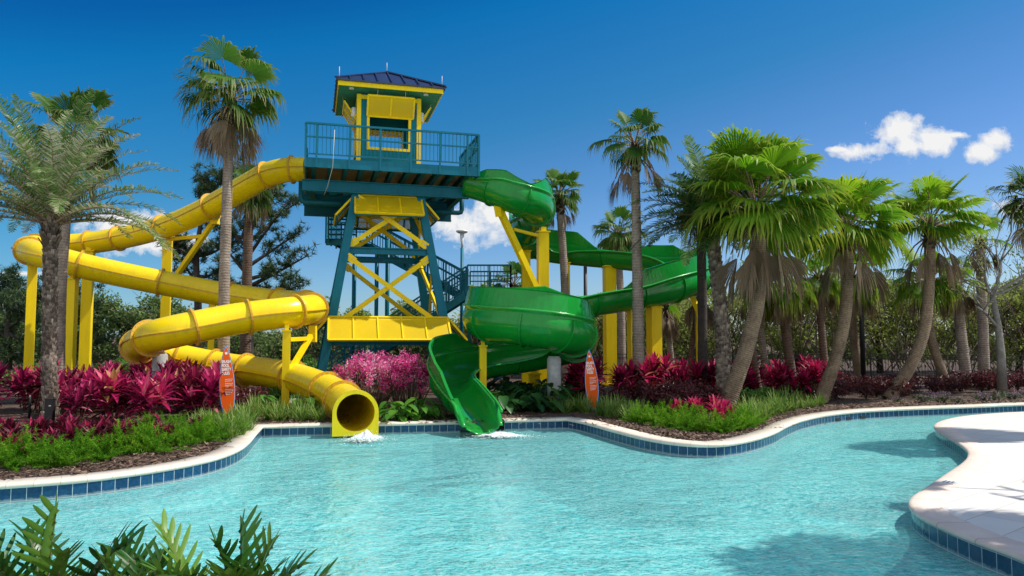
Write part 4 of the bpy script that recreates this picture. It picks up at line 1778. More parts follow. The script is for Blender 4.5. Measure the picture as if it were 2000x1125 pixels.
# ================================================================ FOLIAGE GENERATORS
def fan_leaf(mb, r, base, az, el, Lp, R, nseg, spread, droop, tv, pet_bend=.10, mi=0, mip=1, fold=.25, pw=.022, hang=.6):
    d = Vector((math.cos(az) * math.cos(el), math.sin(az) * math.cos(el), math.sin(el)))
    pts = [base.copy()]
    for k in range(4):
        pts.append(pts[-1] + d * Lp / 4)
        d = (d - Z3 * pet_bend).normalized()
    mb.tube(pts, [pw * 1.5, pw * 1.1, pw, pw * .85, pw * .7], 4, mip, True, False, tv * .8)
    h = pts[-1]
    b_ = hang * r.uniform(.5, 1.2) * max(.15, 1 - max(0, el) / 1.5)
    t = (d * math.cos(b_) - Z3 * math.sin(b_)).normalized()
    s = t.cross(Z3)
    if s.length < .05:
        s = Vector((math.sin(az), -math.cos(az), 0))
    s.normalize()
    s = (s + Z3 * r.uniform(-.35, .35)).normalized()
    n = s.cross(t).normalized()
    if n.z < 0 and el > -.5:
        n = -n
    us = (0.04, .36, .60, .82, 1.0)
    V, T, Fc = [], [], []
    dth = 2 * spread / nseg
    wr = r.uniform(.8, 1.25)
    for k in range(nseg):
        th = -spread + dth * (k + .5)
        L = R * (1 - .42 * abs(th / spread) ** 2.2) * r.uniform(.90, 1.06)
        dd = t * math.cos(th) + s * math.sin(th)
        ss = -t * math.sin(th) + s * math.cos(th)
        o = len(V)
        kd = droop * wr * r.uniform(.65, 1.4)
        sw = r.uniform(-.10, .10)
        tvk = tv + r.uniform(-.07, .07)
        pos = h
        for j, u in enumerate(us):
            w_ = (math.tan(dth / 2) * L * u * 1.04) if u < .62 else (math.tan(dth / 2) * L * .52) * max(0, (1 - u) / .46) ** .7
            c = h + dd * (L * u) + n * (fold * math.sin(abs(th)) * L * u * .5)
            q = max(0, u - .42) / .58
            c = c - Z3 * (kd * L * q * q) - dd * (L * min(.55, kd * .42) * q * q) + ss * (sw * L * q * q)
            pl = n * (w_ * .45)
            if j < 4:
                V += [c - ss * w_ - pl, c + ss * w_ + pl]
                T += [(tvk - .10, u, 0, 1), (tvk + .08, u, 0, 1)]
            else:
                V.append(c)
                T.append((tvk + .05, 1, 0, 1))
        for j in range(3):
            Fc.append((o + 2 * j, o + 2 * j + 1, o + 2 * j + 3, o + 2 * j + 2))
        Fc.append((o + 6, o + 7, o + 8))
    mb.add(V, Fc, mi, False, T)


def feather_leaf(mb, r, base, az, el, L, nl, droop, ll, tv, mi=0, mip=1, w_=.022, scat=1.0):
    d = Vector((math.cos(az) * math.cos(el), math.sin(az) * math.cos(el), math.sin(el)))
    pts = [base.copy()]
    N = 12
    side_sw = r.uniform(-.02, .02)
    for k in range(N):
        pts.append(pts[-1] + d * L / N)
        d = (d - Z3 * droop * (.4 + k / N) / N * 2 + Vector((-math.sin(az), math.cos(az), 0)) * side_sw).normalized()
    mb.tube(pts[::2], [.03, .024, .018, .013, .009, .006, .003], 4, mip, True, False, tv)
    V, T, Fc = [], [], []
    for i in range(nl):
        q = .14 + .86 * i / (nl - 1)
        x = q * N
        a = min(N - 1, int(x))
        p = pts[a].lerp(pts[a + 1], x - a)
        t = (pts[a + 1] - pts[a]).normalized()
        s = t.cross(Z3).normalized()
        n = s.cross(t)
        le = ll * (math.sin(math.pi * min(1, .12 + q * .85)) ** .6) * r.uniform(.85, 1.1)
        for sg in (-1, 1):
            dd = (t * (.72 + .38 * scat * r.uniform(-1, 1)) + s * sg * 1.0 + n * (.35 + .65 * scat * r.uniform(-1, 1))).normalized()
            m_ = p + dd * le * .55 - Z3 * .02
            e = p + dd * le - Z3 * le * r.uniform(-.1, .38)
            ww = w_ * r.uniform(.8, 1.2)
            wd = dd.cross(n).normalized() * ww
            o = len(V)
            tt = tv + r.uniform(-.25, .3) + (.3 if r.random() < .16 else 0)
            V += [p - wd * .6, p + wd * .6, m_ + wd, m_ - wd, e]
            T += [(tt, 0, 0, 1), (tt, 0, 0, 1), (tt, .5, 0, 1), (tt, .5, 0, 1), (tt + .1, 1, 0, 1)]
            Fc += [(o, o + 1, o + 2, o + 3), (o + 3, o + 2, o + 4)]
    mb.add(V, Fc, mi, False, T)


def trunk_mesh(pts, r0, r1, r, n=14, flare=1.25, boots=0, bump=.04, mi=0):
    P, par = smoothpath(pts, .12)
    m = len(P)
    rad = []
    for i in range(m):
        q = i / (m - 1)
        rr = r0 + (r1 - r0) * q
        rr *= 1 + (flare - 1) * math.exp(-q * m * .12 / .35)
        rr *= 1 + bump * noise.noise(Vector((i * .35, r0 * 50, 0)))
        rad.append(rr)
    mb = MB()
    mb.tube(P, rad, n, mi, True, True, .5, .025, r)
    if boots:
        N = int(boots * m * .12)
        for k in range(N):
            q = k / N
            x = q * (m - 1)
            i = min(m - 2, int(x))
            c = P[i].lerp(P[i + 1], x - i)
            t = (P[i + 1] - P[i]).normalized()
            a = k * 2.39996
            s = t.cross(Vector((0, 1, 0))).normalized()
            b = t.cross(s)
            o = s * math.cos(a) + b * math.sin(a)
            tg = t.cross(o)
            rr = rad[i]
            w_ = rr * r.uniform(.26, .36)
            h_ = r.uniform(.07, .11)
            tv = r.uniform(.25, .95)
            tip = c + o * (rr * r.uniform(1.10, 1.26)) + t * h_
            v = [c + o * rr * .93 - tg * w_ * 1.1 - t * .05, c + o * rr * .93 + tg * w_ * 1.1 - t * .05,
                 tip + tg * w_ * .8, tip - tg * w_ * .8, c + o * rr * .96 + t * (h_ * .75) + tg * w_ * .7, c + o * rr * .96 + t * (h_ * .75) - tg * w_ * .7]
            mb.add(v, [(0, 1, 2, 3), (3, 2, 4, 5), (1, 4, 2), (0, 3, 5)], mi, False, [(tv - .35, 0, 0, 1)] * 2 + [(tv + .1, 0, 0, 1)] * 2 + [(tv - .5, 0, 0, 1)] * 2)
    return mb, P, rad


def fan_palm(label, trunk, Y, r0, r1, R, Lp, n=32, dead=6, seed=1, droop=.5, barkm='bark_grey', leafm='fan', nseg=30, lowest=-.55, tbase=.5,
             boots=0, Ytop=None, head=.5, up=1.0, top_el=1.35, spread=2.0, dead_len=1.0, group=None, az_bias=None, flare=1.25, hang=.4):
    r = random.Random(seed)
    pts = []
    for k, (x, y) in enumerate(trunk):
        q = k / (len(trunk) - 1)
        pts.append(at(x, y, Y + ((Ytop or Y) - Y) * q))
    pts[0] = Vector((pts[0].x, pts[0].y, GZ - .03))
    th = thing('palm_tree', label, 'palm tree', (pts[0].x, pts[0].y, GZ), group)
    mb, P, rad = trunk_mesh(pts, r0, r1, r, boots=boots, flare=flare)
    # fibrous, boot-covered neck below the crown
    top = P[-1]
    if head:
        t = (P[-1] - P[-4]).normalized()
        hb = MB()
        m = 40 + int(60 * head)
        for k in range(m):
            a = k * 2.39996
            c = top - t * (head * (1 - k / m)) * r.uniform(.8, 1.1)
            o = Vector((math.cos(a), math.sin(a), 0))
            tg = t.cross(o).normalized()
            w_ = r1 * r.uniform(.25, .5)
            l = r.uniform(.10, .24)
            tip = c + o * r1 * r.uniform(1.3, 1.6 + .6 * k / m) + t * l
            tv = r.uniform(0, .55)
            hb.add([c + o * r1 * .8 - tg * w_, c + o * r1 * .8 + tg * w_, tip + tg * w_ * .5, tip - tg * w_ * .5], [(0, 1, 2, 3)], 0, False, [(tv - .3, 0, 0, 1)] * 2 + [(tv + .2, 0, 0, 1)] * 2)
    build('trunk', mb, M[barkm], th)
    if head:
        build('leaf_bases', hb, M['fibre'], th)
    mb = MB()
    for k in range(n):
        q = (k + .5) / n
        el = top_el + (lowest - top_el) * q ** .85
        az = k * 2.39996 + r.uniform(-.25, .25)
        if az_bias:
            az = az + az_bias[1] * math.sin(az_bias[0] - az)
        tv = tbase + .18 * (.5 - q) + r.uniform(-.14, .16)
        fan_leaf(mb, r, top + Z3 * (.16 * (1 - q) - .05), az, el + r.uniform(-.12, .12), Lp * r.uniform(.6, 1.12) * (.75 + .35 * math.sin(math.pi * min(1, q + .2))), R * r.uniform(.85, 1.1), nseg, spread, droop * (.55 + .9 * q), tv, pet_bend=.05 + .06 * q, hang=hang)
    build('crown', mb, [M[leafm], M['cane']], th)
    if dead:
        mb = MB()
        for k in range(dead):
            az = k * 2.39996 + r.uniform(-.5, .5)
            fan_leaf(mb, r, top - Z3 * (.1 + .25 * head * r.random()), az, r.uniform(-.75, -.2), Lp * dead_len * r.uniform(.7, 1.05), R * r.uniform(.75, .95), 20, r.uniform(.45, .9), .35, r.uniform(.3, .75), pet_bend=.45, fold=1.3, hang=.2)
        build('dead_fronds', mb, [M['dead'], M['cane']], th)
    return th


def feather_palm(label, trunk, Y, r0, r1, L, n, seed, leafm, droop=.9, ll=.42, barkm='bark_boot', boots=46, nl=46, lowest=-.35, tb=.5, w_=.022, group=None, scat=1.0):
    r = random.Random(seed)
    pts = [at(x, y, Y) for x, y in trunk]
    pts[0] = Vector((pts[0].x, pts[0].y, GZ - .03))
    th = thing('palm_tree', label, 'palm tree', (pts[0].x, pts[0].y, GZ), group)
    mb, P, rad = trunk_mesh(pts, r0, r1, r, boots=boots, flare=1.12)
    top = P[-1]
    for k in range(60):            # old leaf bases
        a = k * 2.39996
        o = Vector((math.cos(a), math.sin(a), 0))
        tg = Z3.cross(o)
        c = top - Z3 * (.55 - .6 * k / 60)
        tip = c + o * r1 * r.uniform(1.35, 1.9) + Z3 * r.uniform(.2, .34)
        tv = r.uniform(.2, .7)
        mb.add([c + o * r1 * .8 - tg * .07, c + o * r1 * .8 + tg * .07, tip + tg * .035, tip - tg * .035], [(0, 1, 2, 3)], 0, False, [(tv - .3, 0, 0, 1)] * 2 + [(tv + .1, 0, 0, 1)] * 2)
    build('trunk', mb, M[barkm], th)
    mb = MB()
    for k in range(n):
        q = (k + .5) / n
        el = 1.4 + (lowest - 1.4) * q ** .8
        az = k * 2.39996 + r.uniform(-.3, .3)
        feather_leaf(mb, r, top + Z3 * .15 * (1 - q), az, el + r.uniform(-.1, .1), L * r.uniform(.82, 1.1), nl, droop * r.uniform(.7, 1.2), ll, tb + r.uniform(-.2, .25), w_=w_, scat=scat)
    build('crown', mb, [M[leafm], M['cane']], th)
    return th


# ================================================================ PALMS
feather_palm('grey-green feather palm with scaly trunk at far left', [(98, 818), (97, 700), (98, 560), (99, 440)], 16.9, .152, .14, 3.05, 64, 11, 'feather', droop=.75, ll=.36, nl=56, lowest=.25, tb=.60, w_=.017, scat=.4, boots=60)
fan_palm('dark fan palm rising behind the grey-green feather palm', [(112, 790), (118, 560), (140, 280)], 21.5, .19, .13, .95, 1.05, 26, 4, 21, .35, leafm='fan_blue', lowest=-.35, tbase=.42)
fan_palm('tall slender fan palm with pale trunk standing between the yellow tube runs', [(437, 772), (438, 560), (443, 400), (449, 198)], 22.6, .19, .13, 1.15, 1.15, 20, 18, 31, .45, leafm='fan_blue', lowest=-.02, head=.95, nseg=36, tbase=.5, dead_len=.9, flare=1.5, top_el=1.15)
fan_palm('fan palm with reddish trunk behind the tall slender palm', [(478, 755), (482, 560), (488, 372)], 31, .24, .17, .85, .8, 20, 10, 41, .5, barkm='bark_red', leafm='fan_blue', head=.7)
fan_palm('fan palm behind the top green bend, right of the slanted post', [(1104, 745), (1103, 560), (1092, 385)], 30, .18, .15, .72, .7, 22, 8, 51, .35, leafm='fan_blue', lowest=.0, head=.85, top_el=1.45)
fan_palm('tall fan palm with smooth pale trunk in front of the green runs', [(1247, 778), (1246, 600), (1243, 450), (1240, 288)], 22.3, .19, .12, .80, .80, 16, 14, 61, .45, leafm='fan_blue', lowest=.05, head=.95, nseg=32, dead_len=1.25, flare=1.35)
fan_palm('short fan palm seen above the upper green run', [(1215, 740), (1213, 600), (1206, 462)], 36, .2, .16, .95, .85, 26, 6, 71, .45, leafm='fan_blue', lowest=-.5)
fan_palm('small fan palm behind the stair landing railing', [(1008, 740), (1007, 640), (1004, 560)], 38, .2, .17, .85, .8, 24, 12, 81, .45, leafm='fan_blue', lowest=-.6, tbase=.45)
feather_palm('dark feather palm with patterned trunk behind the big leaning fan palm', [(1414, 770), (1410, 640), (1398, 520), (1388, 440)], 21.3, .205, .175, 2.5, 64, 91, 'feather_dark', droop=.7, ll=.44, lowest=-.05, tb=.55, w_=.021, scat=.3)
fan_palm('fan palm with straight dark trunk left of the patterned palm', [(1373, 775), (1372, 640), (1370, 500), (1368, 415)], 22.2, .15, .13, .7, .7, 20, 6, 101, .5, barkm='bark_dark', leafm='fan_blue', lowest=-.5)
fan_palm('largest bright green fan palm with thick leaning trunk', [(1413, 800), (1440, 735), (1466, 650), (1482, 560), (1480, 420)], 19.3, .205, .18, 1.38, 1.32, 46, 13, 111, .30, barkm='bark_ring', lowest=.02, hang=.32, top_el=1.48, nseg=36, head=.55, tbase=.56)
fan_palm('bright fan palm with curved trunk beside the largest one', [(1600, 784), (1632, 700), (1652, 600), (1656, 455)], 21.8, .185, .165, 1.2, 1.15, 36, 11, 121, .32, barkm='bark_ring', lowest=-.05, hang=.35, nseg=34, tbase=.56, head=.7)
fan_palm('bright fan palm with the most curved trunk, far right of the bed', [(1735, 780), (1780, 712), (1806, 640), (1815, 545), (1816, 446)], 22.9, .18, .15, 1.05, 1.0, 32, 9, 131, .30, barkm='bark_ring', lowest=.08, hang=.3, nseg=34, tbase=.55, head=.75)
bg = 'smaller fan palms behind the curved-trunk palms'
fan_palm('fan palm with a pale beard of dead fronds behind the largest palm', [(1548, 730), (1538, 670), (1530, 600), (1530, 560)], 26, .17, .15, .85, .75, 20, 22, 141, .6, barkm='bark_red', lowest=-.5, dead_len=.8, group=bg)
fan_palm('thin reddish trunked palm left of the curved trunk', [(1615, 738), (1606, 660), (1600, 585), (1598, 545)], 27, .14, .12, .8, .7, 20, 14, 151, .6, barkm='bark_red', lowest=-.4, dead_len=.8, group=bg)
fan_palm('fan palm showing between the two curved trunks', [(1680, 725), (1668, 660), (1664, 590), (1668, 545)], 29, .17, .15, .95, .9, 24, 8, 161, .6, barkm='bark_ring', lowest=-.5, group=bg)
fan_palm('low fan palm left behind the most curved trunk', [(1852, 735), (1824, 680), (1808, 610), (1803, 552)], 27.5, .16, .17, .9, .85, 24, 6, 171, .5, barkm='bark_ring', lowest=-.3, group=bg)
fan_palm('grey trunked palm with dry drooping crown near the right edge', [(1888, 735), (1878, 660), (1870, 590), (1866, 555)], 28, .2, .17, .8, .7, 8, 26, 181, .5, barkm='bark_grey', lowest=-.1, dead_len=.8, group=bg)
fan_palm('grey trunked palm with brown fronds left of the bare tree', [(1922, 730), (1920, 640), (1916, 540), (1914, 470)], 29, .2, .16, .9, .8, 6, 18, 191, .4, barkm='bark_grey', lowest=.2, dead_len=.9, group=bg)
fan_palm('dark fan palm cut off by the right edge', [(2030, 740), (2024, 600), (2020, 395)], 26, .2, .16, .95, .8, 30, 8, 201, .35, leafm='fan_blue', lowest=-.5, tbase=.25)
fan_palm('dry-fronded thin palm under the right end of the green runs', [(1352, 745), (1350, 690), (1362, 610), (1368, 575)], 27, .11, .10, .75, .7, 6, 26, 211, .4, barkm='bark_red', lowest=.0, dead_len=.8)
fan_palm('pale thin palm with a hanging skirt behind the wide yellow post', [(1316, 742), (1310, 690), (1303, 630), (1300, 600)], 29, .12, .10, .8, .7, 5, 26, 221, .4, barkm='bark_grey', lowest=.1, dead_len=.8)
fan_palm('thin palm behind the leaning trunk base, right side', [(1500, 725), (1488, 660), (1482, 600), (1480, 560)], 26.5, .13, .11, .8, .7, 14, 14, 231, .5, barkm='bark_grey', lowest=-.4)
fan_palm('thin brown palm between the leaning trunk and the bearded palm', [(1482, 735), (1470, 680), (1474, 620), (1500, 560)], 25, .12, .11, .8, .7, 12, 10, 241, .5, barkm='bark_red', lowest=-.4)

# palms and a shade tree on the deck outside the frame, whose shadows reach the pool and paving
fan_palm('fan palm on the deck beyond the right edge, throwing frond shadows on the paving', [(2256, 800), (2256, 700), (2246, 241)], 14.9, .2, .15, .95, .8, 40, 4, 251, .5)
fan_palm('fan palm on the deck beside the pool, out of view to the right', [(2650, 1000), (2650, 700), (2643, -171)], 7.5, .2, .15, .95, .8, 40, 4, 261, .5)
fan_palm('tall fan palm on the deck near the viewer, out of view to the right', [(2656, 1000), (2656, 700), (2650, 10)], 9.6, .1, .08, .6, 1.3, 7, 0, 271, .5)


# ================================================================ LEAF CLOUDS (numpy)
def cloud(mb, C, size, rs, tint, tvar=.2, aspect=.55, mi=0, up=0.0):
    """one bent leaf per centre C (n,3)"""
    n = len(C)
    nn = rs.normal(size=(n, 3)) + np.array([.55, -.35, .95])[None, :]      # blades turned towards the light
    nn /= np.linalg.norm(nn, axis=1)[:, None] + 1e-9
    d = rs.normal(size=(n, 3))
    d -= nn * (d * nn).sum(1)[:, None]
    d /= np.linalg.norm(d, axis=1)[:, None] + 1e-9
    e = np.cross(nn, d)
    s = (size * rs.uniform(.6, 1.35, n))[:, None] if np.isscalar(size) else (size * rs.uniform(.7, 1.3, n))[:, None]
    a = C - d * s * .5
    b = C + e * s * aspect * .5 + nn * s * .06
    c = C + d * s * .5 - nn * s * .1
    f = C - e * s * aspect * .5 + nn * s * .06
    V = np.stack([a, b, c, f], 1).reshape(-1, 3)
    tv = np.asarray(tint) + rs.uniform(-tvar, tvar, n)
    T = np.zeros((n, 4, 4), np.float32)
    T[:, :, 0] = tv[:, None]
    T[:, :, 3] = 1
    Fq = np.arange(n * 4).reshape(n, 4)
    mb.add(V, Fq, mi, False, T.reshape(-1, 4))


def blob_points(rs, c, rad, n, shell=.55):
    d = rs.normal(size=(n, 3))
    d /= np.linalg.norm(d, axis=1)[:, None]
    q = (shell + (1 - shell) * rs.random(n)) ** 1
    q *= np.where(rs.random(n) < .25, rs.random(n), 1)
    return np.array(c)[None, :] + d * q[:, None] * np.array(rad)[None, :]


def broad_tree(name, label, x, yb, yt, Y, wpx, seed, leafm='wood', barkm='bark_dark', n=2600, leafs=.2, cat='tree', nblob=14, trunk_r=.14, tint=.5):
    rs = np.random.RandomState(seed)
    r = random.Random(seed)
    b = at(x, yb, Y)
    t = at(x, yt, Y)
    W = wpx * Y / F / 2
    base = Vector((b.x, b.y, GZ))
    th = thing(name, label, cat, base)
    H = t.z - GZ
    mb = MB()
    fork = base + Z3 * H * r.uniform(.3, .42) + Vector((r.uniform(-.3, .3), 0, 0))
    mb.tube([base, base.lerp(fork, .5) + Vector((r.uniform(-.1, .1), 0, 0)), fork], [trunk_r * 1.3, trunk_r, trunk_r * .8], 9)
    bl = []
    for k in range(nblob):
        a = k * 2.39996
        q = math.sqrt((k + .5) / nblob)
        c = base + Vector((math.cos(a) * W * .72 * q, math.sin(a) * W * .6 * q, H * (.50 + .38 * (1 - q * q) + r.uniform(-.1, .1))))
        rad = W * r.uniform(.26, .42)
        bl.append((c, rad))
        m = fork.lerp(c, .5) + Vector((r.uniform(-.2, .2), r.uniform(-.2, .2), .1))
        mb.tube([fork - Z3 * .05, m, c], [trunk_r * .5, trunk_r * .3, .015], 6, tint0=.4)
        for j in range(4):
            e = c + Vector((r.uniform(-1, 1), r.uniform(-1, 1), r.uniform(-.5, 1))) * rad
            mb.tube([m.lerp(c, .6), e], [.03, .006], 4, tint0=.4)
    build('trunk', mb, M[barkm], th)
    mb = MB()
    per = n // nblob
    for (c, rad) in bl:
        P = blob_points(rs, c, (rad, rad, rad * .75), per)
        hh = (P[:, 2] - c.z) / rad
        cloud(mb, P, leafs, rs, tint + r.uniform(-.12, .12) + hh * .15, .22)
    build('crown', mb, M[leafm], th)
    return th


# ---- the thicket behind the fence (nobody could count its bushes)
def thicket(name, x0, x1, topf, Yf, depth, n, per, leafs, leafm, seed, twig=300, tint=.5, lo=.1):
    rs = np.random.RandomState(seed)
    mb = MB()
    for k in range(n):
        x = x0 + (x1 - x0) * rs.random()
        Y = Yf + depth * rs.random()
        yt = topf(x) + rs.uniform(0, 16)
        ztop = at(x, yt, Y).z
        z = GZ + (ztop - GZ) * (lo + (1 - lo) * rs.random() ** .8)
        rad = rs.uniform(.5, 1.15)
        z = min(z, ztop - rad * .5)
        p = at(x, 660, Y)
        P = blob_points(rs, (p.x, p.y, z), (rad, rad, rad * .75), per, .3)
        P = P[P[:, 2] > GZ]
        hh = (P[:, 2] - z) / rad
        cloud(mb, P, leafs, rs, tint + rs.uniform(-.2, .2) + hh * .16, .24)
    for k in range(twig):
        x = x0 + (x1 - x0) * rs.random()
        Y = Yf - .3 + depth * .4 * rs.random()
        ztop = at(x, topf(x), Y).z
        p = at(x, 660, Y)
        a = Vector((p.x, p.y, GZ + rs.random() * max(.3, ztop - 1.6)))
        b = a + Vector((rs.uniform(-1.0, 1.0), rs.uniform(-.5, .3), rs.uniform(.3, 1.7)))
        c = b + Vector((rs.uniform(-.7, .7), rs.uniform(-.4, .3), rs.uniform(-.1, .9)))
        mb.tube([a, b, c], [.03, .02, .006], 4, 1, tint0=rs.uniform(.1, .8))
    structure(name, mb, [M[leafm], M['twig']], (0, Yf, 0), 'stuff')


def lerpf(tab):
    return lambda x: float(np.interp(x, [t[0] for t in tab], [t[1] for t in tab]))


topR = lerpf([(880, 620), (960, 585), (1050, 600), (1150, 585), (1300, 565), (1450, 562), (1560, 545), (1700, 530), (1800, 548), (1900, 560), (2000, 540), (2120, 530)])
topL = lerpf([(-150, 560), (0, 560), (60, 570), (150, 560), (250, 600), (330, 585), (480, 640), (560, 640), (640, 615), (700, 640), (800, 630), (900, 620)])
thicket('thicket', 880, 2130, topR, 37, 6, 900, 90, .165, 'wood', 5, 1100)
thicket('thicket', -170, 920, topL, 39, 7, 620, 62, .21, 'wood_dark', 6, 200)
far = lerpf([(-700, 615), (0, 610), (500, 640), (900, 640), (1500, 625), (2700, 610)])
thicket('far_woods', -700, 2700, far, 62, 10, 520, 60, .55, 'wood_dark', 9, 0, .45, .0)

for a in [('dense bushy tree seen through the tower legs, left part', 700, 740, 600, 43, 105, 301), ('bushy tree behind the right tower leg', 800, 740, 588, 42, 120, 302), ('leafy tree just left of the tower', 630, 740, 588, 42, 100, 303),
          ('thicket tree behind the stair landing', 962, 740, 548, 44, 110, 304), ('olive tree right of the lower green run', 1330, 745, 570, 41, 170, 305), ('olive tree left behind the bearded palm', 1560, 745, 552, 41, 190, 306),
          ('olive tree behind the black camera pole', 1720, 745, 548, 40, 200, 307), ('dark tree at the right edge behind the bare tree', 1990, 745, 540, 40, 150, 308), ('small tree behind the middle yellow post', 1165, 745, 575, 42, 120, 309),
          ('dark tree filling the gap left of the yellow tube bend', 300, 750, 575, 43, 150, 310), ('dark tree in the shade behind the shaded post', 190, 750, 560, 42, 150, 311)]:
    lab, x, yb, yt, Y, wp_, sd_ = a
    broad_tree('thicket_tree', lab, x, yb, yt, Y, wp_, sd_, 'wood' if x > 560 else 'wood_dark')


# ---- pines
def pine(label, trunk, branches, Y, r0, seed, ntuft=150, nl=.34, spreadp=26, tint=.5):
    r = random.Random(seed)
    rs = np.random.RandomState(seed)
    pts = [at(x, y, Y) for x, y in trunk]
    pts[0].z = GZ
    th = thing('pine_tree', label, 'pine tree', pts[0])
    mb = MB()
    P, _ = smoothpath(pts, .4)
    m = len(P)
    mb.tube(P, [r0 * (1 - .75 * i / (m - 1)) for i in range(m)], 9)
    tips = []
    for (x0, y0, x1, y1, dy) in branches:
        a = at(x0, y0, Y)
        b = at(x1, y1, Y + dy)
        mid = a.lerp(b, .5) + Vector((0, 0, r.uniform(-.3, .3)))
        Q, _ = smoothpath([a, mid, b], .25)
        k = len(Q)
        mb.tube(Q, [r0 * .42 * (1 - .85 * i / (k - 1)) + .008 for i in range(k)], 6)
        for j in range(10):
            i = r.randint(int(k * .35), k - 1)
            e = Q[i] + Vector((r.uniform(-1, 1), r.uniform(-1, 1), r.uniform(-.35, .9))) * spreadp * Y / F
            mb.tube([Q[i], Q[i].lerp(e, .6) + Z3 * r.uniform(-.1, .05), e], [.03, .018, .008], 4)
            tips += [Q[i].lerp(e, q) for q in (.55, .75, .9, 1.0)]
    build('trunk', mb, M['bark_dark'], th)
    mb = MB()
    for c in tips:
        for _ in range(2):
            cc = np.array(c) + rs.normal(size=3) * .12
            n = 16
            d = rs.normal(size=(n, 3))
            d[:, 2] += .5
            d /= np.linalg.norm(d, axis=1)[:, None]
            s = np.cross(d, rs.normal(size=(n, 3)))
            s /= np.linalg.norm(s, axis=1)[:, None]
            L = nl * rs.uniform(.7, 1.2, n)[:, None]
            V = np.stack([cc - s * .018, cc + s * .018, cc + d * L], 1).reshape(-1, 3)
            T = np.zeros((n * 3, 4), np.float32)
            T[:, 0] = tint + rs.uniform(-.25, .25) + np.repeat(d[:, 2] * .2, 3)
            T[:, 3] = 1
            mb.add(V, np.arange(n * 3).reshape(n, 3), 0, False, T)
    build('crown', mb, M['pine'], th)


pine('open pine with dark crooked branches left of the tower', [(486, 745), (487, 600), (484, 500), (474, 460)],
     [(485, 520, 590, 450, 1), (485, 500, 560, 400, -1), (486, 560, 600, 500, 0), (486, 600, 590, 590, 1), (486, 545, 560, 540, -1), (480, 470, 540, 380, 1), (478, 465, 440, 440, 1), (486, 540, 430, 470, 0), (486, 580, 400, 560, 1), (475, 460, 500, 390, -1), (486, 620, 560, 560, 0), (480, 480, 600, 380, 2), (486, 575, 580, 560, 1), (480, 480, 420, 430, 1)], 38, .26, 401)
pine('taller pine half hidden by the yellow tube, left of the tall palm', [(386, 745), (387, 600), (384, 500), (395, 420), (405, 350)],
     [(395, 420, 440, 345, 0), (385, 500, 340, 470, 0), (390, 440, 400, 360, 1), (387, 540, 430, 520, 1), (386, 520, 330, 480, -1), (400, 380, 450, 330, 0), (384, 500, 440, 480, 0), (398, 400, 400, 350, 0), (386, 560, 350, 500, 1)], 39, .26, 402)
pine('dense dark pine at the left edge', [(14, 745), (16, 620), (20, 550)],
     [(16, 620, 60, 580, 0), (16, 600, -30, 570, 0), (18, 580, 45, 555, 1), (16, 640, 70, 630, 0), (15, 660, -20, 640, 1), (18, 560, 10, 540, 0), (16, 650, 60, 680, 0), (16, 690, 50, 700, 0), (16, 600, 40, 600, -1)], 36, .22, 403, spreadp=34)
pine('dark pine behind the shaded yellow posts', [(128, 745), (130, 640), (134, 560)],
     [(130, 640, 170, 600, 0), (130, 620, 95, 590, 0), (132, 590, 160, 560, 1), (130, 660, 180, 660, 0), (130, 600, 110, 560, 0), (130, 690, 90, 680, 0), (131, 660, 100, 640, 1)], 38, .2, 404, spreadp=32)

# ---- bare tree at right
def bare_tree():
    r = random.Random(77)
    Y = 24.5
    base = at(1957, 752, Y)
    base.z = GZ
    th = thing('bare_tree', 'pale bare-branched tree with few leaves near the right edge', 'tree', base)
    mb = MB()
    tips = []

    def grow(a, d, L, rad, lev):
        p = [a]
        for k in range(4):
            d = (d + Vector((r.uniform(-.25, .25), r.uniform(-.25, .25), r.uniform(-.08, .16)))).normalized()
            p.append(p[-1] + d * L / 4)
        mb.tube(p, [rad, rad * .9, rad * .8, rad * .7, rad * .55], 7 if lev < 2 else 4, tint0=.5)
        if lev >= 4:
            tips.append(p[-1])
            return
        for k in range(3 if lev else 5):
            q = p[r.choice((2, 3, 4, 4))]
            a_ = r.uniform(0, 6.283)
            nd = (d * .75 + Vector((math.cos(a_), math.sin(a_) * .7, r.uniform(-.1, .5))) * .8).normalized()
            grow(q, nd, L * r.uniform(.6, .8), rad * .52, lev + 1)
    f1, f2 = at(1950, 640, Y), at(1938, 575, Y)
    mb.tube([base, at(1955, 690, Y), f1, f2], [.16, .13, .11, .09], 10)
    for (tx, ty, dy) in ((2000, 520, 0), (1890, 520, .5), (1910, 560, -.6), (1965, 480, .6), (2030, 560, .3), (1880, 600, -.4)):
        a = f2 if ty < 590 else f1
        t_ = at(tx, ty, Y + dy)
        grow(a, (t_ - a).normalized(), (t_ - a).length * .8, .055, 1)
    build('trunk', mb, M['bark_pale'], th)
    rs = np.random.RandomState(3)
    mb = MB()
    C = np.concatenate([np.array(t)[None, :] + rs.normal(size=(5, 3)) * .16 for t in tips])
    cloud(mb, C, .11, rs, .65, .25)
    build('leaves', mb, M['wood'], th)


bare_tree()
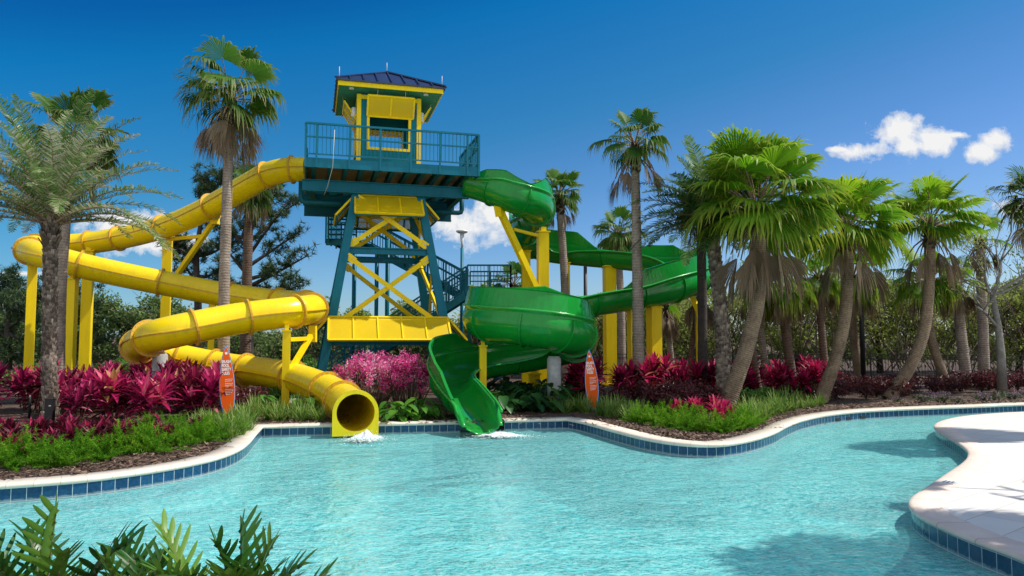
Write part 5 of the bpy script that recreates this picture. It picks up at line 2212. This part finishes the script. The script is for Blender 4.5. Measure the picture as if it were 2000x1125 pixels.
# ================================================================ BED PLANTS
def sword(V, T, Fc, base, d, L, w_, droop, tv, r, tw=0):
    """folded, arching strap leaf"""
    s = d.cross(Z3)
    if s.length < .05:
        s = Vector((1, 0, 0))
    s.normalize()
    p = base.copy()
    o = len(V)
    N = 5
    prof = (.45, .85, 1.0, .78, .42, 0)
    for k in range(N + 1):
        n = s.cross(d).normalized()
        ww = w_ * prof[k]
        if k < N:
            V += [p - s * ww + n * ww * .45, p, p + s * ww + n * ww * .45]
            T += [(tv - .05, k / N, 0, 1), (tv + .08, k / N, 0, 1), (tv - .05, k / N, 0, 1)]
        else:
            V.append(p)
            T.append((tv + .05, 1, 0, 1))
        p = p + d * L / N
        d = (d - Z3 * droop * (.3 + k / N)).normalized()
    for k in range(N - 1):
        a = o + 3 * k
        Fc += [(a, a + 1, a + 4, a + 3), (a + 1, a + 2, a + 5, a + 4)]
    a = o + 3 * (N - 1)
    Fc += [(a, a + 1, a + 3), (a + 1, a + 2, a + 3)]


def ti_proto(seed, canes, H, L, w_, nleaf, leafm, label, group):
    r = random.Random(seed)
    th = thing('ti_plant', label, 'plant', (0, -50, GZ), group)
    st_, lv = MB(), MB()
    for c in range(canes):
        a = r.uniform(0, 6.283)
        b = Vector((math.cos(a), math.sin(a), 0)) * r.uniform(0, .12) + Vector((0, -50, GZ))
        h = H * r.uniform(.5, 1.05)
        top = b + Vector((math.cos(a) * r.uniform(0, .3) * H, math.sin(a) * r.uniform(0, .3) * H, h))
        st_.tube([b, b.lerp(top, .5) + Vector((0, 0, .03)), top], [.016, .014, .012], 6)
        V, T, Fc = [], [], []
        bright = r.uniform(-.18, .18) - (.24 if H < .3 else 0)
        for k in range(nleaf):
            q = k / nleaf
            el = 1.35 - 1.65 * (1 - q) ** 1.2
            az = k * 2.39996
            d = Vector((math.cos(az) * math.cos(el), math.sin(az) * math.cos(el), math.sin(el)))
            tv = .20 + .48 * q ** 1.4 + bright + r.uniform(-.2, .2) + (.45 if (q < .5 and r.random() < .28) else 0)
            sword(V, T, Fc, top - Z3 * (.26 * H * (1 - q)), d, L * r.uniform(.75, 1.1) * (.75 + .25 * math.sin(math.pi * q)), w_ * r.uniform(.8, 1.15), .22 * r.uniform(.6, 1.3), tv, r)
        lv.add(V, Fc, 0, False, T)
    build('stem', st_, M['cane'], th)
    build('leaves', lv, M[leafm], th)
    return th


def scatter(protos, spots, label, group, rs_, smin=.85, smax=1.15):
    used = set()
    for i, (x, y) in enumerate(spots):
        k = rs_.randrange(len(protos))
        p = protos[k]
        loc = Vector((x, y, GZ - .01))
        if k not in used:
            used.add(k)
            p.location = loc
            p.rotation_euler = (0, 0, rs_.uniform(0, 6.283))
            s = rs_.uniform(smin, smax)
            p.scale = (s, s, s)
            p['label'] = label
            p['group'] = group
        else:
            dup(p, loc, rs_.uniform(0, 6.283), rs_.uniform(smin, smax), label, group)
    for k, p in enumerate(protos):
        if k not in used:
            for ch in list(p.children):
                bpy.data.objects.remove(ch)
            bpy.data.objects.remove(p)


def spread(rs_, poly_px, n, dmin):
    """random plant spots inside a ground patch measured in the photo (base positions)"""
    P = [gp(x, y, GZ).xy for x, y in poly_px]
    x0, x1 = min(p.x for p in P), max(p.x for p in P)
    y0, y1 = min(p.y for p in P), max(p.y for p in P)
    out = []
    for _ in range(n * 60):
        if len(out) >= n:
            break
        x, y = rs_.uniform(x0, x1), rs_.uniform(y0, y1)
        c = False
        for i in range(len(P)):
            a, b = P[i], P[(i + 1) % len(P)]
            if (a.y > y) != (b.y > y) and x < (b.x - a.x) * (y - a.y) / (b.y - a.y) + a.x:
                c = not c
        if c and all((x - u) ** 2 + (y - v) ** 2 > dmin ** 2 for u, v in out):
            out.append((x, y))
    return out


r5 = random.Random(55)
LG = 'tall magenta ti plants in the left bed'
LL = 'tall magenta ti plant massed around and right of the scaly palm trunk'
protos = [ti_proto(500 + k, 5, .82, .55, .058, 17, ('ti', 'ti_dark', 'ti', 'ti_pale', 'ti_dark')[k], LL, LG) for k in range(5)]
sp = spread(r5, [(-60, 822), (-50, 790), (75, 790), (78, 822)], 7, .36) + spread(r5, [(122, 826), (128, 784), (250, 780), (420, 788), (400, 826), (330, 838), (200, 838)], 28, .40)
scatter(protos, sp, LL, LG, r5, .85, 1.2)
LG = 'dwarf dark magenta ti plants along the front of the left bed'
LL = 'low dark magenta ti plant behind the feathery green plants of the left bed'
protos = [ti_proto(520 + k, 5, .20, .33, .034, 15, ('ti_dark', 'ti_red', 'ti_dark', 'ti')[k], LL, LG) for k in range(4)]
sp = spread(r5, [(-40, 905), (-40, 862), (90, 850), (240, 855), (330, 850), (395, 838), (390, 858), (280, 880), (120, 893)], 22, .36)
scatter(protos, sp, LL, LG, r5, .85, 1.25)
LG = 'red ti plants behind the right sign and palms'
LL = 'crimson pink ti plant in the row behind the right palms'
protos = [ti_proto(540 + k, 5, .86, .58, .052, 20, 'ti_red', LL, LG) for k in range(4)]
sp = spread(r5, [(1105, 790), (1112, 770), (1400, 768), (1610, 758), (1620, 772), (1560, 785), (1300, 786), (1180, 792)], 34, .46)
scatter(protos, sp, LL, LG, r5, .85, 1.2)
protos = [ti_proto(560, 4, .42, .34, .035, 15, 'ti_red', 'small crimson plant at the foot of the largest leaning palm', 'small crimson plants before the leaning palm')]
sp = [gp(x, y, GZ).xy[:] for x, y in ((1325, 822), (1348, 820), (1368, 818), (1392, 818), (1402, 835), (1420, 830))]
scatter(protos, sp, 'small crimson plant at the foot of the largest leaning palm', 'small crimson plants before the leaning palm', r5, .8, 1.0)
tiB = ti_proto(575, 3, .55, .5, .05, 18, 'ti_red', 'lone magenta ti plant directly left of the sunlit sign', None)
q = gp(410, 806, GZ)
tiB.location = (q.x, q.y, GZ)


# ---- leafy single-mesh plants
def plant_mesh(name, kind, seed):
    r = random.Random(seed)
    rs = np.random.RandomState(seed)
    mb = MB()
    if kind == 'foxtail':
        for k in range(46):
            az = r.uniform(0, 6.283)
            el = r.uniform(.25, 1.45)
            L = r.uniform(.28, .56)
            d = Vector((math.cos(az) * math.cos(el), math.sin(az) * math.cos(el), math.sin(el)))
            pts = [Vector((r.uniform(-.08, .08), r.uniform(-.08, .08), .0))]
            for j in range(6):
                pts.append(pts[-1] + d * L / 6)
                d = (d - Z3 * .07).normalized()
            tv = .5 + r.uniform(-.2, .2) + .12 * (el - .8)
            C = []
            for j in range(120):
                x = r.uniform(.12, 1) * 6
                a = min(5, int(x))
                C.append(pts[a].lerp(pts[a + 1], x - a))
            C = np.array([tuple(c) for c in C])
            n = len(C)
            dd = rs.normal(size=(n, 3))
            dd[:, 2] += .35
            dd /= np.linalg.norm(dd, axis=1)[:, None]
            s = np.cross(dd, rs.normal(size=(n, 3)))
            s /= np.linalg.norm(s, axis=1)[:, None]
            Lh = rs.uniform(.03, .075, n)[:, None]
            V = np.stack([C - s * .0045, C + s * .0045, C + dd * Lh], 1).reshape(-1, 3)
            T = np.zeros((n * 3, 4), np.float32)
            T[:, 0] = tv + np.repeat(rs.uniform(-.2, .2, n), 3)
            T[:, 3] = 1
            mb.add(V, np.arange(n * 3).reshape(n, 3), 0, False, T)
        return mb.mesh(name, (0, 0, 0), [M['foxtail']])
    if kind == 'grass':
        for k in range(80):
            az = r.uniform(0, 6.283)
            el = r.uniform(.55, 1.45)
            L = r.uniform(.28, .52)
            d = Vector((math.cos(az) * math.cos(el), math.sin(az) * math.cos(el), math.sin(el)))
            p = Vector((r.uniform(-.09, .09), r.uniform(-.09, .09), 0))
            s = d.cross(Z3).normalized()
            V, T = [], []
            tv = .5 + r.uniform(-.28, .3)
            for j in range(5):
                w_ = .0095 * (1, 1, .9, .65, .0)[j]
                V += [p - s * w_, p + s * w_]
                T += [(tv + .05 * j, j / 4, 0, 1)] * 2
                p = p + d * L / 4
                d = (d - Z3 * .26 * (.3 + j * .35)).normalized()
            mb.add(V, [(2 * j, 2 * j + 1, 2 * j + 3, 2 * j + 2) for j in range(4)], 0, False, T)
        return mb.mesh(name, (0, 0, 0), [M['grass']])
    if kind in ('maroon', 'redsmall', 'mixed', 'lav'):
        H, W, n, s, mat = {'maroon': (.62, .42, 520, .095, 'maroon'), 'redsmall': (.3, .24, 260, .07, 'redleaf'), 'mixed': (.42, .36, 420, .075, 'broad'), 'lav': (.2, .26, 240, .05, 'lav')}[kind]
        for k in range(14):
            a = r.uniform(0, 6.283)
            e = Vector((math.cos(a) * W * r.uniform(.2, .9), math.sin(a) * W * r.uniform(.2, .9), H * r.uniform(.5, 1)))
            mb.tube([Vector((0, 0, 0)), e * .5 + Z3 * .04, e], [.012, .008, .004], 4, 1, tint0=.2)
        P = blob_points(rs, (0, 0, H * .58), (W, W, H * .5), n, .45)
        P = P[P[:, 2] > .03]
        cloud(mb, P, s, rs, .45 + (P[:, 2] / H - .5) * .35, .28, .5)
        return mb.mesh(name, (0, 0, 0), [M[mat], M['twig']])
    if kind == 'broad' or kind == 'elephant':
        big = kind == 'elephant'
        for k in range(20 if not big else 16):
            az = k * 2.39996 + r.uniform(-.3, .3)
            el = r.uniform(.35, 1.3)
            L = r.uniform(.22, .46) * (1.25 if big else 1)
            d = Vector((math.cos(az) * math.cos(el), math.sin(az) * math.cos(el), math.sin(el)))
            tip = d * L
            mb.tube([Vector((0, 0, 0)), tip * .55 + Z3 * .02, tip], [.010, .008, .006], 4, 0, tint0=.55)
            out = Vector((math.cos(az), math.sin(az), -.35 + r.uniform(-.3, .3))).normalized()
            s = out.cross(Z3).normalized()
            n = s.cross(out)
            LL_ = r.uniform(.15, .25) * (1.25 if big else 1)
            W_ = LL_ * r.uniform(.34, .44)
            V, T, Fc = [], [], []
            tv = .5 + r.uniform(-.25, .3)
            prof = ((-.22, .55), (0, .88), (.22, 1), (.5, .86), (.78, .48), (1, 0))
            for j, (u, ww) in enumerate(prof):
                c = tip + out * LL_ * u - Z3 * (.25 * LL_ * u * u)
                e1 = n * W_ * ww * .35
                V += [c - s * W_ * ww + e1, c, c + s * W_ * ww + e1]
                T += [(tv - .08, u, 0, 1), (tv + .1, u, 0, 1), (tv - .02, u, 0, 1)]
            for j in range(5):
                a = 3 * j
                Fc += [(a, a + 1, a + 4, a + 3), (a + 1, a + 2, a + 5, a + 4)]
            mb.add(V, Fc, 0, True, T)
        return mb.mesh(name, (0, 0, 0), [M['broad'] if not big else M['darkgreen']])


def plants(name, cat, kind, nvar, spots, label, group, seed, smin=.85, smax=1.2):
    r = random.Random(seed)
    mesh = [plant_mesh(name, kind, seed + k) for k in range(nvar)]
    for i, (x, y) in enumerate(spots):
        o = bpy.data.objects.new(name, mesh[i % nvar])
        COL.objects.link(o)
        o.location = (x, y, GZ - .01)
        s = r.uniform(smin, smax)
        o.scale = (s * r.uniform(.92, 1.08), s, s * r.uniform(.9, 1.1))
        o.rotation_euler = (0, 0, r.uniform(0, 6.283))
        tag(o, label, cat, group)


def px(l):
    return [tuple(gp(x, y, GZ).xy) for x, y in l]


plants('foxtail_fern', 'fern', 'foxtail', 4, px([(-30, 908), (22, 914), (72, 906), (112, 912), (160, 898), (205, 899), (250, 886), (302, 884), (352, 872), (384, 866), (418, 858), (348, 856), (440, 852), (285, 866)]),
       'bright green feathery fern along the left coping', 'feathery ferns in the left bed', 900, .8, 1.2)
plants('foxtail_fern', 'fern', 'foxtail', 4, px([(1250, 826), (1285, 830), (1316, 836), (1348, 841), (1380, 844), (1412, 845), (1442, 841), (1466, 832), (1300, 820), (1340, 826), (1425, 832), (1455, 824)]),
       'bright green feathery fern along the right coping', 'feathery ferns in the right bed', 920, .8, 1.15)
plants('liriope_clump', 'grass clump', 'grass', 4, px([(392, 850), (412, 846), (432, 848), (415, 832), (440, 836), (462, 838), (478, 832), (455, 824), (470, 820), (400, 836), (380, 846), (490, 822), (446, 856), (468, 850), (484, 842)]) + px([(525, 820), (545, 822), (565, 818), (588, 822), (608, 820), (625, 822), (540, 812), (578, 812), (604, 812), (500, 812), (515, 806), (494, 803)]),
       'arching grassy clump around the sunlit sign and left of the tube exit', 'grassy clumps in the left bed', 940, .9, 1.25)
plants('liriope_clump', 'grass clump', 'grass', 4, px([(1172, 812), (1192, 815), (1212, 818), (1232, 822), (1182, 804), (1205, 806), (1228, 810), (1250, 815), (1145, 806), (1128, 804), (1105, 806), (1085, 804)]) + px([(1455, 822), (1475, 826), (1490, 820), (1508, 812), (1525, 808), (1545, 802), (1470, 812), (1495, 808), (1515, 800), (1540, 795), (1565, 798), (1585, 796), (1560, 789), (1450, 808), (1480, 802), (1600, 792)]),
       'arching grassy clump near the right coping', 'grassy clumps in the right bed', 960, .9, 1.3)
plants('copperleaf_shrub', 'shrub', 'maroon', 4, px([(425, 800), (450, 798), (478, 800), (500, 798), (462, 806), (432, 808)]), 'small dark maroon shrub behind the sunlit sign', 'maroon shrubs behind the sunlit sign', 1000, .8, 1.0)
plants('copperleaf_shrub', 'shrub', 'maroon', 4, spread(r5, [(1190, 806), (1200, 786), (1400, 782), (1390, 812), (1300, 812)], 20, .4), 'dark maroon shrub in the shade below the red ti plants', 'maroon shrubs left of the leaning palm', 1010, .75, 1.1)
plants('copperleaf_shrub', 'shrub', 'maroon', 4, spread(r5, [(1600, 786), (1615, 766), (1800, 758), (2060, 752), (2060, 764), (1850, 772), (1720, 784), (1640, 790)], 46, .42), 'dark red shrub in the long row right of the curved palm', 'dark red shrubs on the right bank', 1020, .8, 1.15)
plants('golden_shrub', 'shrub', 'mixed', 3, px([(1448, 795), (1475, 792), (1500, 790), (1525, 788), (1560, 780), (1580, 778)]), 'small yellow-green shrub among the red ti plants', 'yellow-green shrubs behind the grassy clumps', 1030, .9, 1.2)
plants('lavender_clump', 'flower', 'lav', 3, spread(r5, [(1700, 790), (1760, 776), (1900, 772), (2040, 770), (2040, 782), (1800, 790)], 22, .3), 'low clump with small lavender flowers beside the far coping', 'lavender flower clumps at the far coping', 1040, .8, 1.2)
plants('green_shrub', 'shrub', 'mixed', 3, px([(505, 790), (530, 788), (548, 792), (590, 780), (610, 784), (620, 776)]), 'green leafy shrub around the base of the bracket post', 'green shrubs at the bracket post', 1050, .95, 1.25)
plants('broad_leaf_plant', 'plant', 'broad', 3, px([(508, 806), (592, 808)]), 'light green broad-leaved plant beside the bracket post footing', 'broad-leaved plants at the bracket post', 1060, 1.0, 1.2)
plants('broad_leaf_plant', 'plant', 'broad', 3, px([(762, 818), (778, 822), (800, 816), (818, 820), (836, 815)]), 'light green broad-leaved plant in front of the pink bush', 'broad-leaved plants before the pink bush', 1070, .95, 1.2)
plants('elephant_ear', 'plant', 'elephant', 3, spread(r5, [(960, 806), (955, 776), (1110, 774), (1125, 800), (1040, 806)], 26, .36), 'deep green large-leaved plant between the green flume exit and the right sign', 'deep green plants right of the flume exit', 1080, .95, 1.3)
plants('shade_plant', 'plant', 'elephant', 3, spread(r5, [(600, 770), (610, 752), (650, 752), (655, 774)], 6, .35) + spread(r5, [(240, 770), (255, 752), (420, 750), (430, 766)], 8, .5), 'green strap-leaved plant in the shade left of the pink bush', 'shade plants below the yellow tube', 1090, 1.1, 1.5)
plants('shade_shrub', 'shrub', 'mixed', 3, spread(r5, [(-60, 775), (-60, 745), (300, 735), (600, 730), (900, 728), (900, 745), (600, 758), (200, 770)], 40, .8), 'dark green shrub on the ground under the slides', 'shrubs under the slides', 1100, 1.4, 2.2)


# ---- pink flowering bush: two rounded masses grown together
def pink_bush(label, x, yb, yt, Y, wpx, seed):
    rs = np.random.RandomState(seed)
    r = random.Random(seed)
    b = at(x, yb, Y)
    H = at(x, yt, Y).z - GZ
    W = wpx * Y / F / 2
    base = Vector((b.x, b.y, GZ))
    th = thing('flowering_bush', label, 'bush', base, 'pink flowering bushes between the slide exits')
    mb = MB()
    for k in range(90):
        a = r.uniform(0, 6.283)
        q = r.random() ** .5
        e = base + Vector((math.cos(a) * W * q * .95, math.sin(a) * W * .7 * q, H * r.uniform(.45, .95) * (1 - .35 * q)))
        f_ = base + Vector((math.cos(a) * W * q * .4, math.sin(a) * W * .3 * q, 0))
        mb.tube([f_, f_.lerp(e, .5) + Vector((r.uniform(-.08, .08), 0, .05)), e], [.016, .010, .004], 4, tint0=r.uniform(.2, .8))
    build('branches', mb, M['twig'], th)
    mb = MB()
    for k in range(90):
        a = r.uniform(0, 6.283)
        q = r.random() ** .5
        zz = H * (.30 + .62 * math.sqrt(max(0, 1 - q * q)) * r.uniform(.55, 1))
        c = base + Vector((math.cos(a) * W * q, math.sin(a) * W * .75 * q, zz))
        rad = r.uniform(.14, .25)
        P = blob_points(rs, c, (rad, rad, rad), 80, .3)
        P = P[P[:, 2] > GZ + .12]
        br = r.random()
        cloud(mb, P, .062, rs, (.66 if br > .36 else .30) + (P[:, 2] - GZ) / H * .12, .3, .4)
    build('flowers', mb, M['pink'], th)


pink_bush('rounded pink flowering bush beside the yellow tube mouth, the larger of two', 718, 800, 678, 19.7, 158, 600)
pink_bush('pink flowering bush nearer the green flume exit, the smaller of two', 796, 800, 682, 19.6, 104, 601)


# ---- foreground split-leaf plants
def lobed_leaf(mb, r, base, d0, Lp, L, tv, droop=.5):
    d = d0.normalized()
    pts = [base.copy()]
    for k in range(5):
        pts.append(pts[-1] + d * Lp / 5)
        d = (d - Z3 * .05).normalized()
    mb.tube(pts, [.008, .0075, .007, .006, .005, .0045], 6, 1, True, True, .45)
    p = pts[-1]
    s = d.cross(Z3)
    s = (s.normalized() + Z3 * r.uniform(-.7, .7)).normalized()
    s = (s - d * s.dot(d)).normalized()
    N = 14
    mid, dirs, sides = [], [], []
    for k in range(N + 1):
        mid.append(p.copy())
        dirs.append(d.copy())
        sides.append(s.copy())
        p = p + d * L / N
        d = (d - Z3 * droop * (.06 + .22 * k / N)).normalized()
        s = (s - d * s.dot(d)).normalized()
    fold = r.uniform(.2, .5)
    V, T, Fc = [], [], []
    # core of the blade along the midrib
    for k in range(N + 1):
        q = k / N
        n = sides[k].cross(dirs[k]).normalized()
        w_ = L * (.030 + .075 * math.sin(math.pi * min(1, .25 + q * .62))) * (1 if q < .86 else max(.0, (1 - q) / .14) ** .6)
        V += [mid[k] - sides[k] * w_ + n * w_ * fold, mid[k], mid[k] + sides[k] * w_ + n * w_ * fold]
        T += [(tv, .1, 0, 1), (tv + .20, .1, 0, 1), (tv, .1, 0, 1)]
    for k in range(N):
        a = 3 * k
        Fc += [(a, a + 1, a + 4, a + 3), (a + 1, a + 2, a + 5, a + 4)]
    mb.add(V, Fc, 0, True, T)
    # rounded finger lobes
    nl = 8
    for sg in (-1, 1):
        for j in range(nl):
            q = .03 + .80 * j / (nl - 1) + r.uniform(-.03, .03)
            x = max(0, min(N - .001, q * N))
            k = int(x)
            m = mid[k].lerp(mid[k + 1], x - k)
            dd, ss = dirs[k], sides[k]
            n = ss.cross(dd).normalized()
            le = L * (.27 + .20 * math.sin(math.pi * min(1, .30 + q * .75))) * r.uniform(.82, 1.12) * (.8 if j == 0 else 1)
            ang = 1.25 - .75 * q if j else 1.75
            out = (ss * sg * math.sin(ang) + dd * math.cos(ang) + n * fold).normalized()
            wd = (dd - out * dd.dot(out)).normalized()
            w0 = L * .034 * r.uniform(.8, 1.1)
            V, T, Fc = [], [], []
            pp = m.copy()
            tvk = tv + r.uniform(-.06, .08)
            for i, ww in enumerate((1.35, 1.0, .9, .95, .75, .22)):
                if i == 5:
                    V += [pp - wd * w0 * .25, pp + n * w0 * .05, pp + wd * w0 * .25]
                else:
                    V += [pp - wd * w0 * ww, pp + n * w0 * -.22, pp + wd * w0 * ww]
                T += [(tvk - .02, i / 5, 0, 1), (tvk + .10, i / 5, 0, 1), (tvk - .02, i / 5, 0, 1)]
                pp = pp + out * le / 5
                out = (out + dd * .07 - Z3 * .06).normalized()
            for i in range(5):
                a = 3 * i
                Fc += [(a, a + 1, a + 4, a + 3), (a + 1, a + 2, a + 5, a + 4)]
            mb.add(V, Fc, 0, True, T)
    mb.tube(mid, [.0045 * (1 - .8 * k / N) for k in range(N + 1)], 5, 1, True, False, .7)


def philo(label, x, Y, seed, tips, gz=.25):
    """tips = measured leaf tips (x, y, dY) rising out of the crown at (x, Y)"""
    r = random.Random(seed)
    p = at(x, 1100, Y)
    base = Vector((p.x, p.y, gz))
    th = thing('split_leaf_plant', label, 'plant', base, 'split-leaf plants in the near foreground')
    mb = MB()
    for (tx, ty, dy, L) in tips:
        tip = at(tx, ty, Y + dy)
        v = tip - base
        st_ = base + Vector((r.uniform(-.06, .06), r.uniform(-.06, .06), .05))
        d = Vector((v.x, v.y, v.z * 1.2))
        lobed_leaf(mb, r, st_, d, max(.1, v.length - L * 1.22), L, .5 + r.uniform(-.22, .30), r.uniform(.3, 1.0))
    build('leaves', mb, [M['philo'], M['bark_red']], th)


rp = random.Random(12)
tl = [(-40, 1010, .1, .42), (112, 962, .0, .46), (222, 1008, -.1, .44), (30, 990, .2, .38), (135, 1045, -.2, .36), (5, 1062, -.3, .36), (190, 1072, .1, .36), (60, 1085, -.35, .38), (-20, 1100, -.1, .36), (160, 1098, .2, .34), (105, 1095, -.2, .34)]
philo('split-leaf plant in the bottom left corner', 85, 3.9, 701, tl)
tl = [(226, 1012, .2, .44), (262, 1052, .2, .38), (318, 1078, -.1, .40), (205, 1066, -.2, .36), (340, 1050, .25, .36), (250, 1098, -.3, .36), (180, 1102, .1, .34), (376, 1092, -.2, .36), (285, 1112, -.35, .36), (150, 1112, .1, .34)]
philo('split-leaf plant left of centre in the near foreground group', 285, 3.8, 702, tl)
tl = [(346, 982, .1, .46), (450, 985, 0, .46), (532, 1020, .1, .46), (592, 1052, -.05, .46), (636, 1080, .05, .46), (480, 1040, -.25, .40), (520, 1072, -.2, .38), (400, 1028, -.1, .40), (560, 1102, -.1, .38), (470, 1100, -.3, .38), (430, 1082, -.3, .40), (600, 1116, .2, .36), (380, 1066, -.3, .38), (420, 1108, .1, .36), (340, 1060, -.3, .36)]
philo('split-leaf plant rightmost of the near foreground group', 455, 3.75, 703, tl)


# ---- loose mulch chips near the coping (uncountable)
def chips():
    r = np.random.RandomState(8)
    mb = MB()
    C = []
    for _ in range(9000):
        i = r.randint(20, len(inner) - 4)
        p = inner[i]
        t = inner[min(i + 1, len(inner) - 1)] - inner[i - 1]
        nrm = Vector((-t.y, t.x, 0)).normalized()
        o = r.exponential(.9)
        C.append((p.x + nrm.x * o + r.normal() * .05, p.y + nrm.y * o + r.normal() * .05, GZ + .012 + r.random() * .02))
    C = np.array(C)
    n = len(C)
    a = r.uniform(0, 6.283, n)
    d = np.stack([np.cos(a), np.sin(a), r.normal(size=n) * .25], 1)
    s = np.stack([-np.sin(a), np.cos(a), r.normal(size=n) * .3], 1)
    L = r.uniform(.025, .065, n)[:, None]
    W = r.uniform(.008, .018, n)[:, None]
    V = np.stack([C - d * L - s * W, C + d * L - s * W * .6, C + d * L * .9 + s * W, C - d * L * .9 + s * W * .8], 1).reshape(-1, 3)
    T = np.zeros((n, 4, 4), np.float32)
    T[:, :, 0] = r.uniform(0, 1, n)[:, None]
    T[:, :, 3] = 1
    mb.add(V, np.arange(n * 4).reshape(n, 4), 0, False, T.reshape(-1, 4))
    structure('mulch_chips', mb, M['chips'], (0, 10, GZ), 'stuff')


M['chips'] = bark('bark_chips', (.05, .028, .018), (.34, .22, .15), 2, .1)
chips()
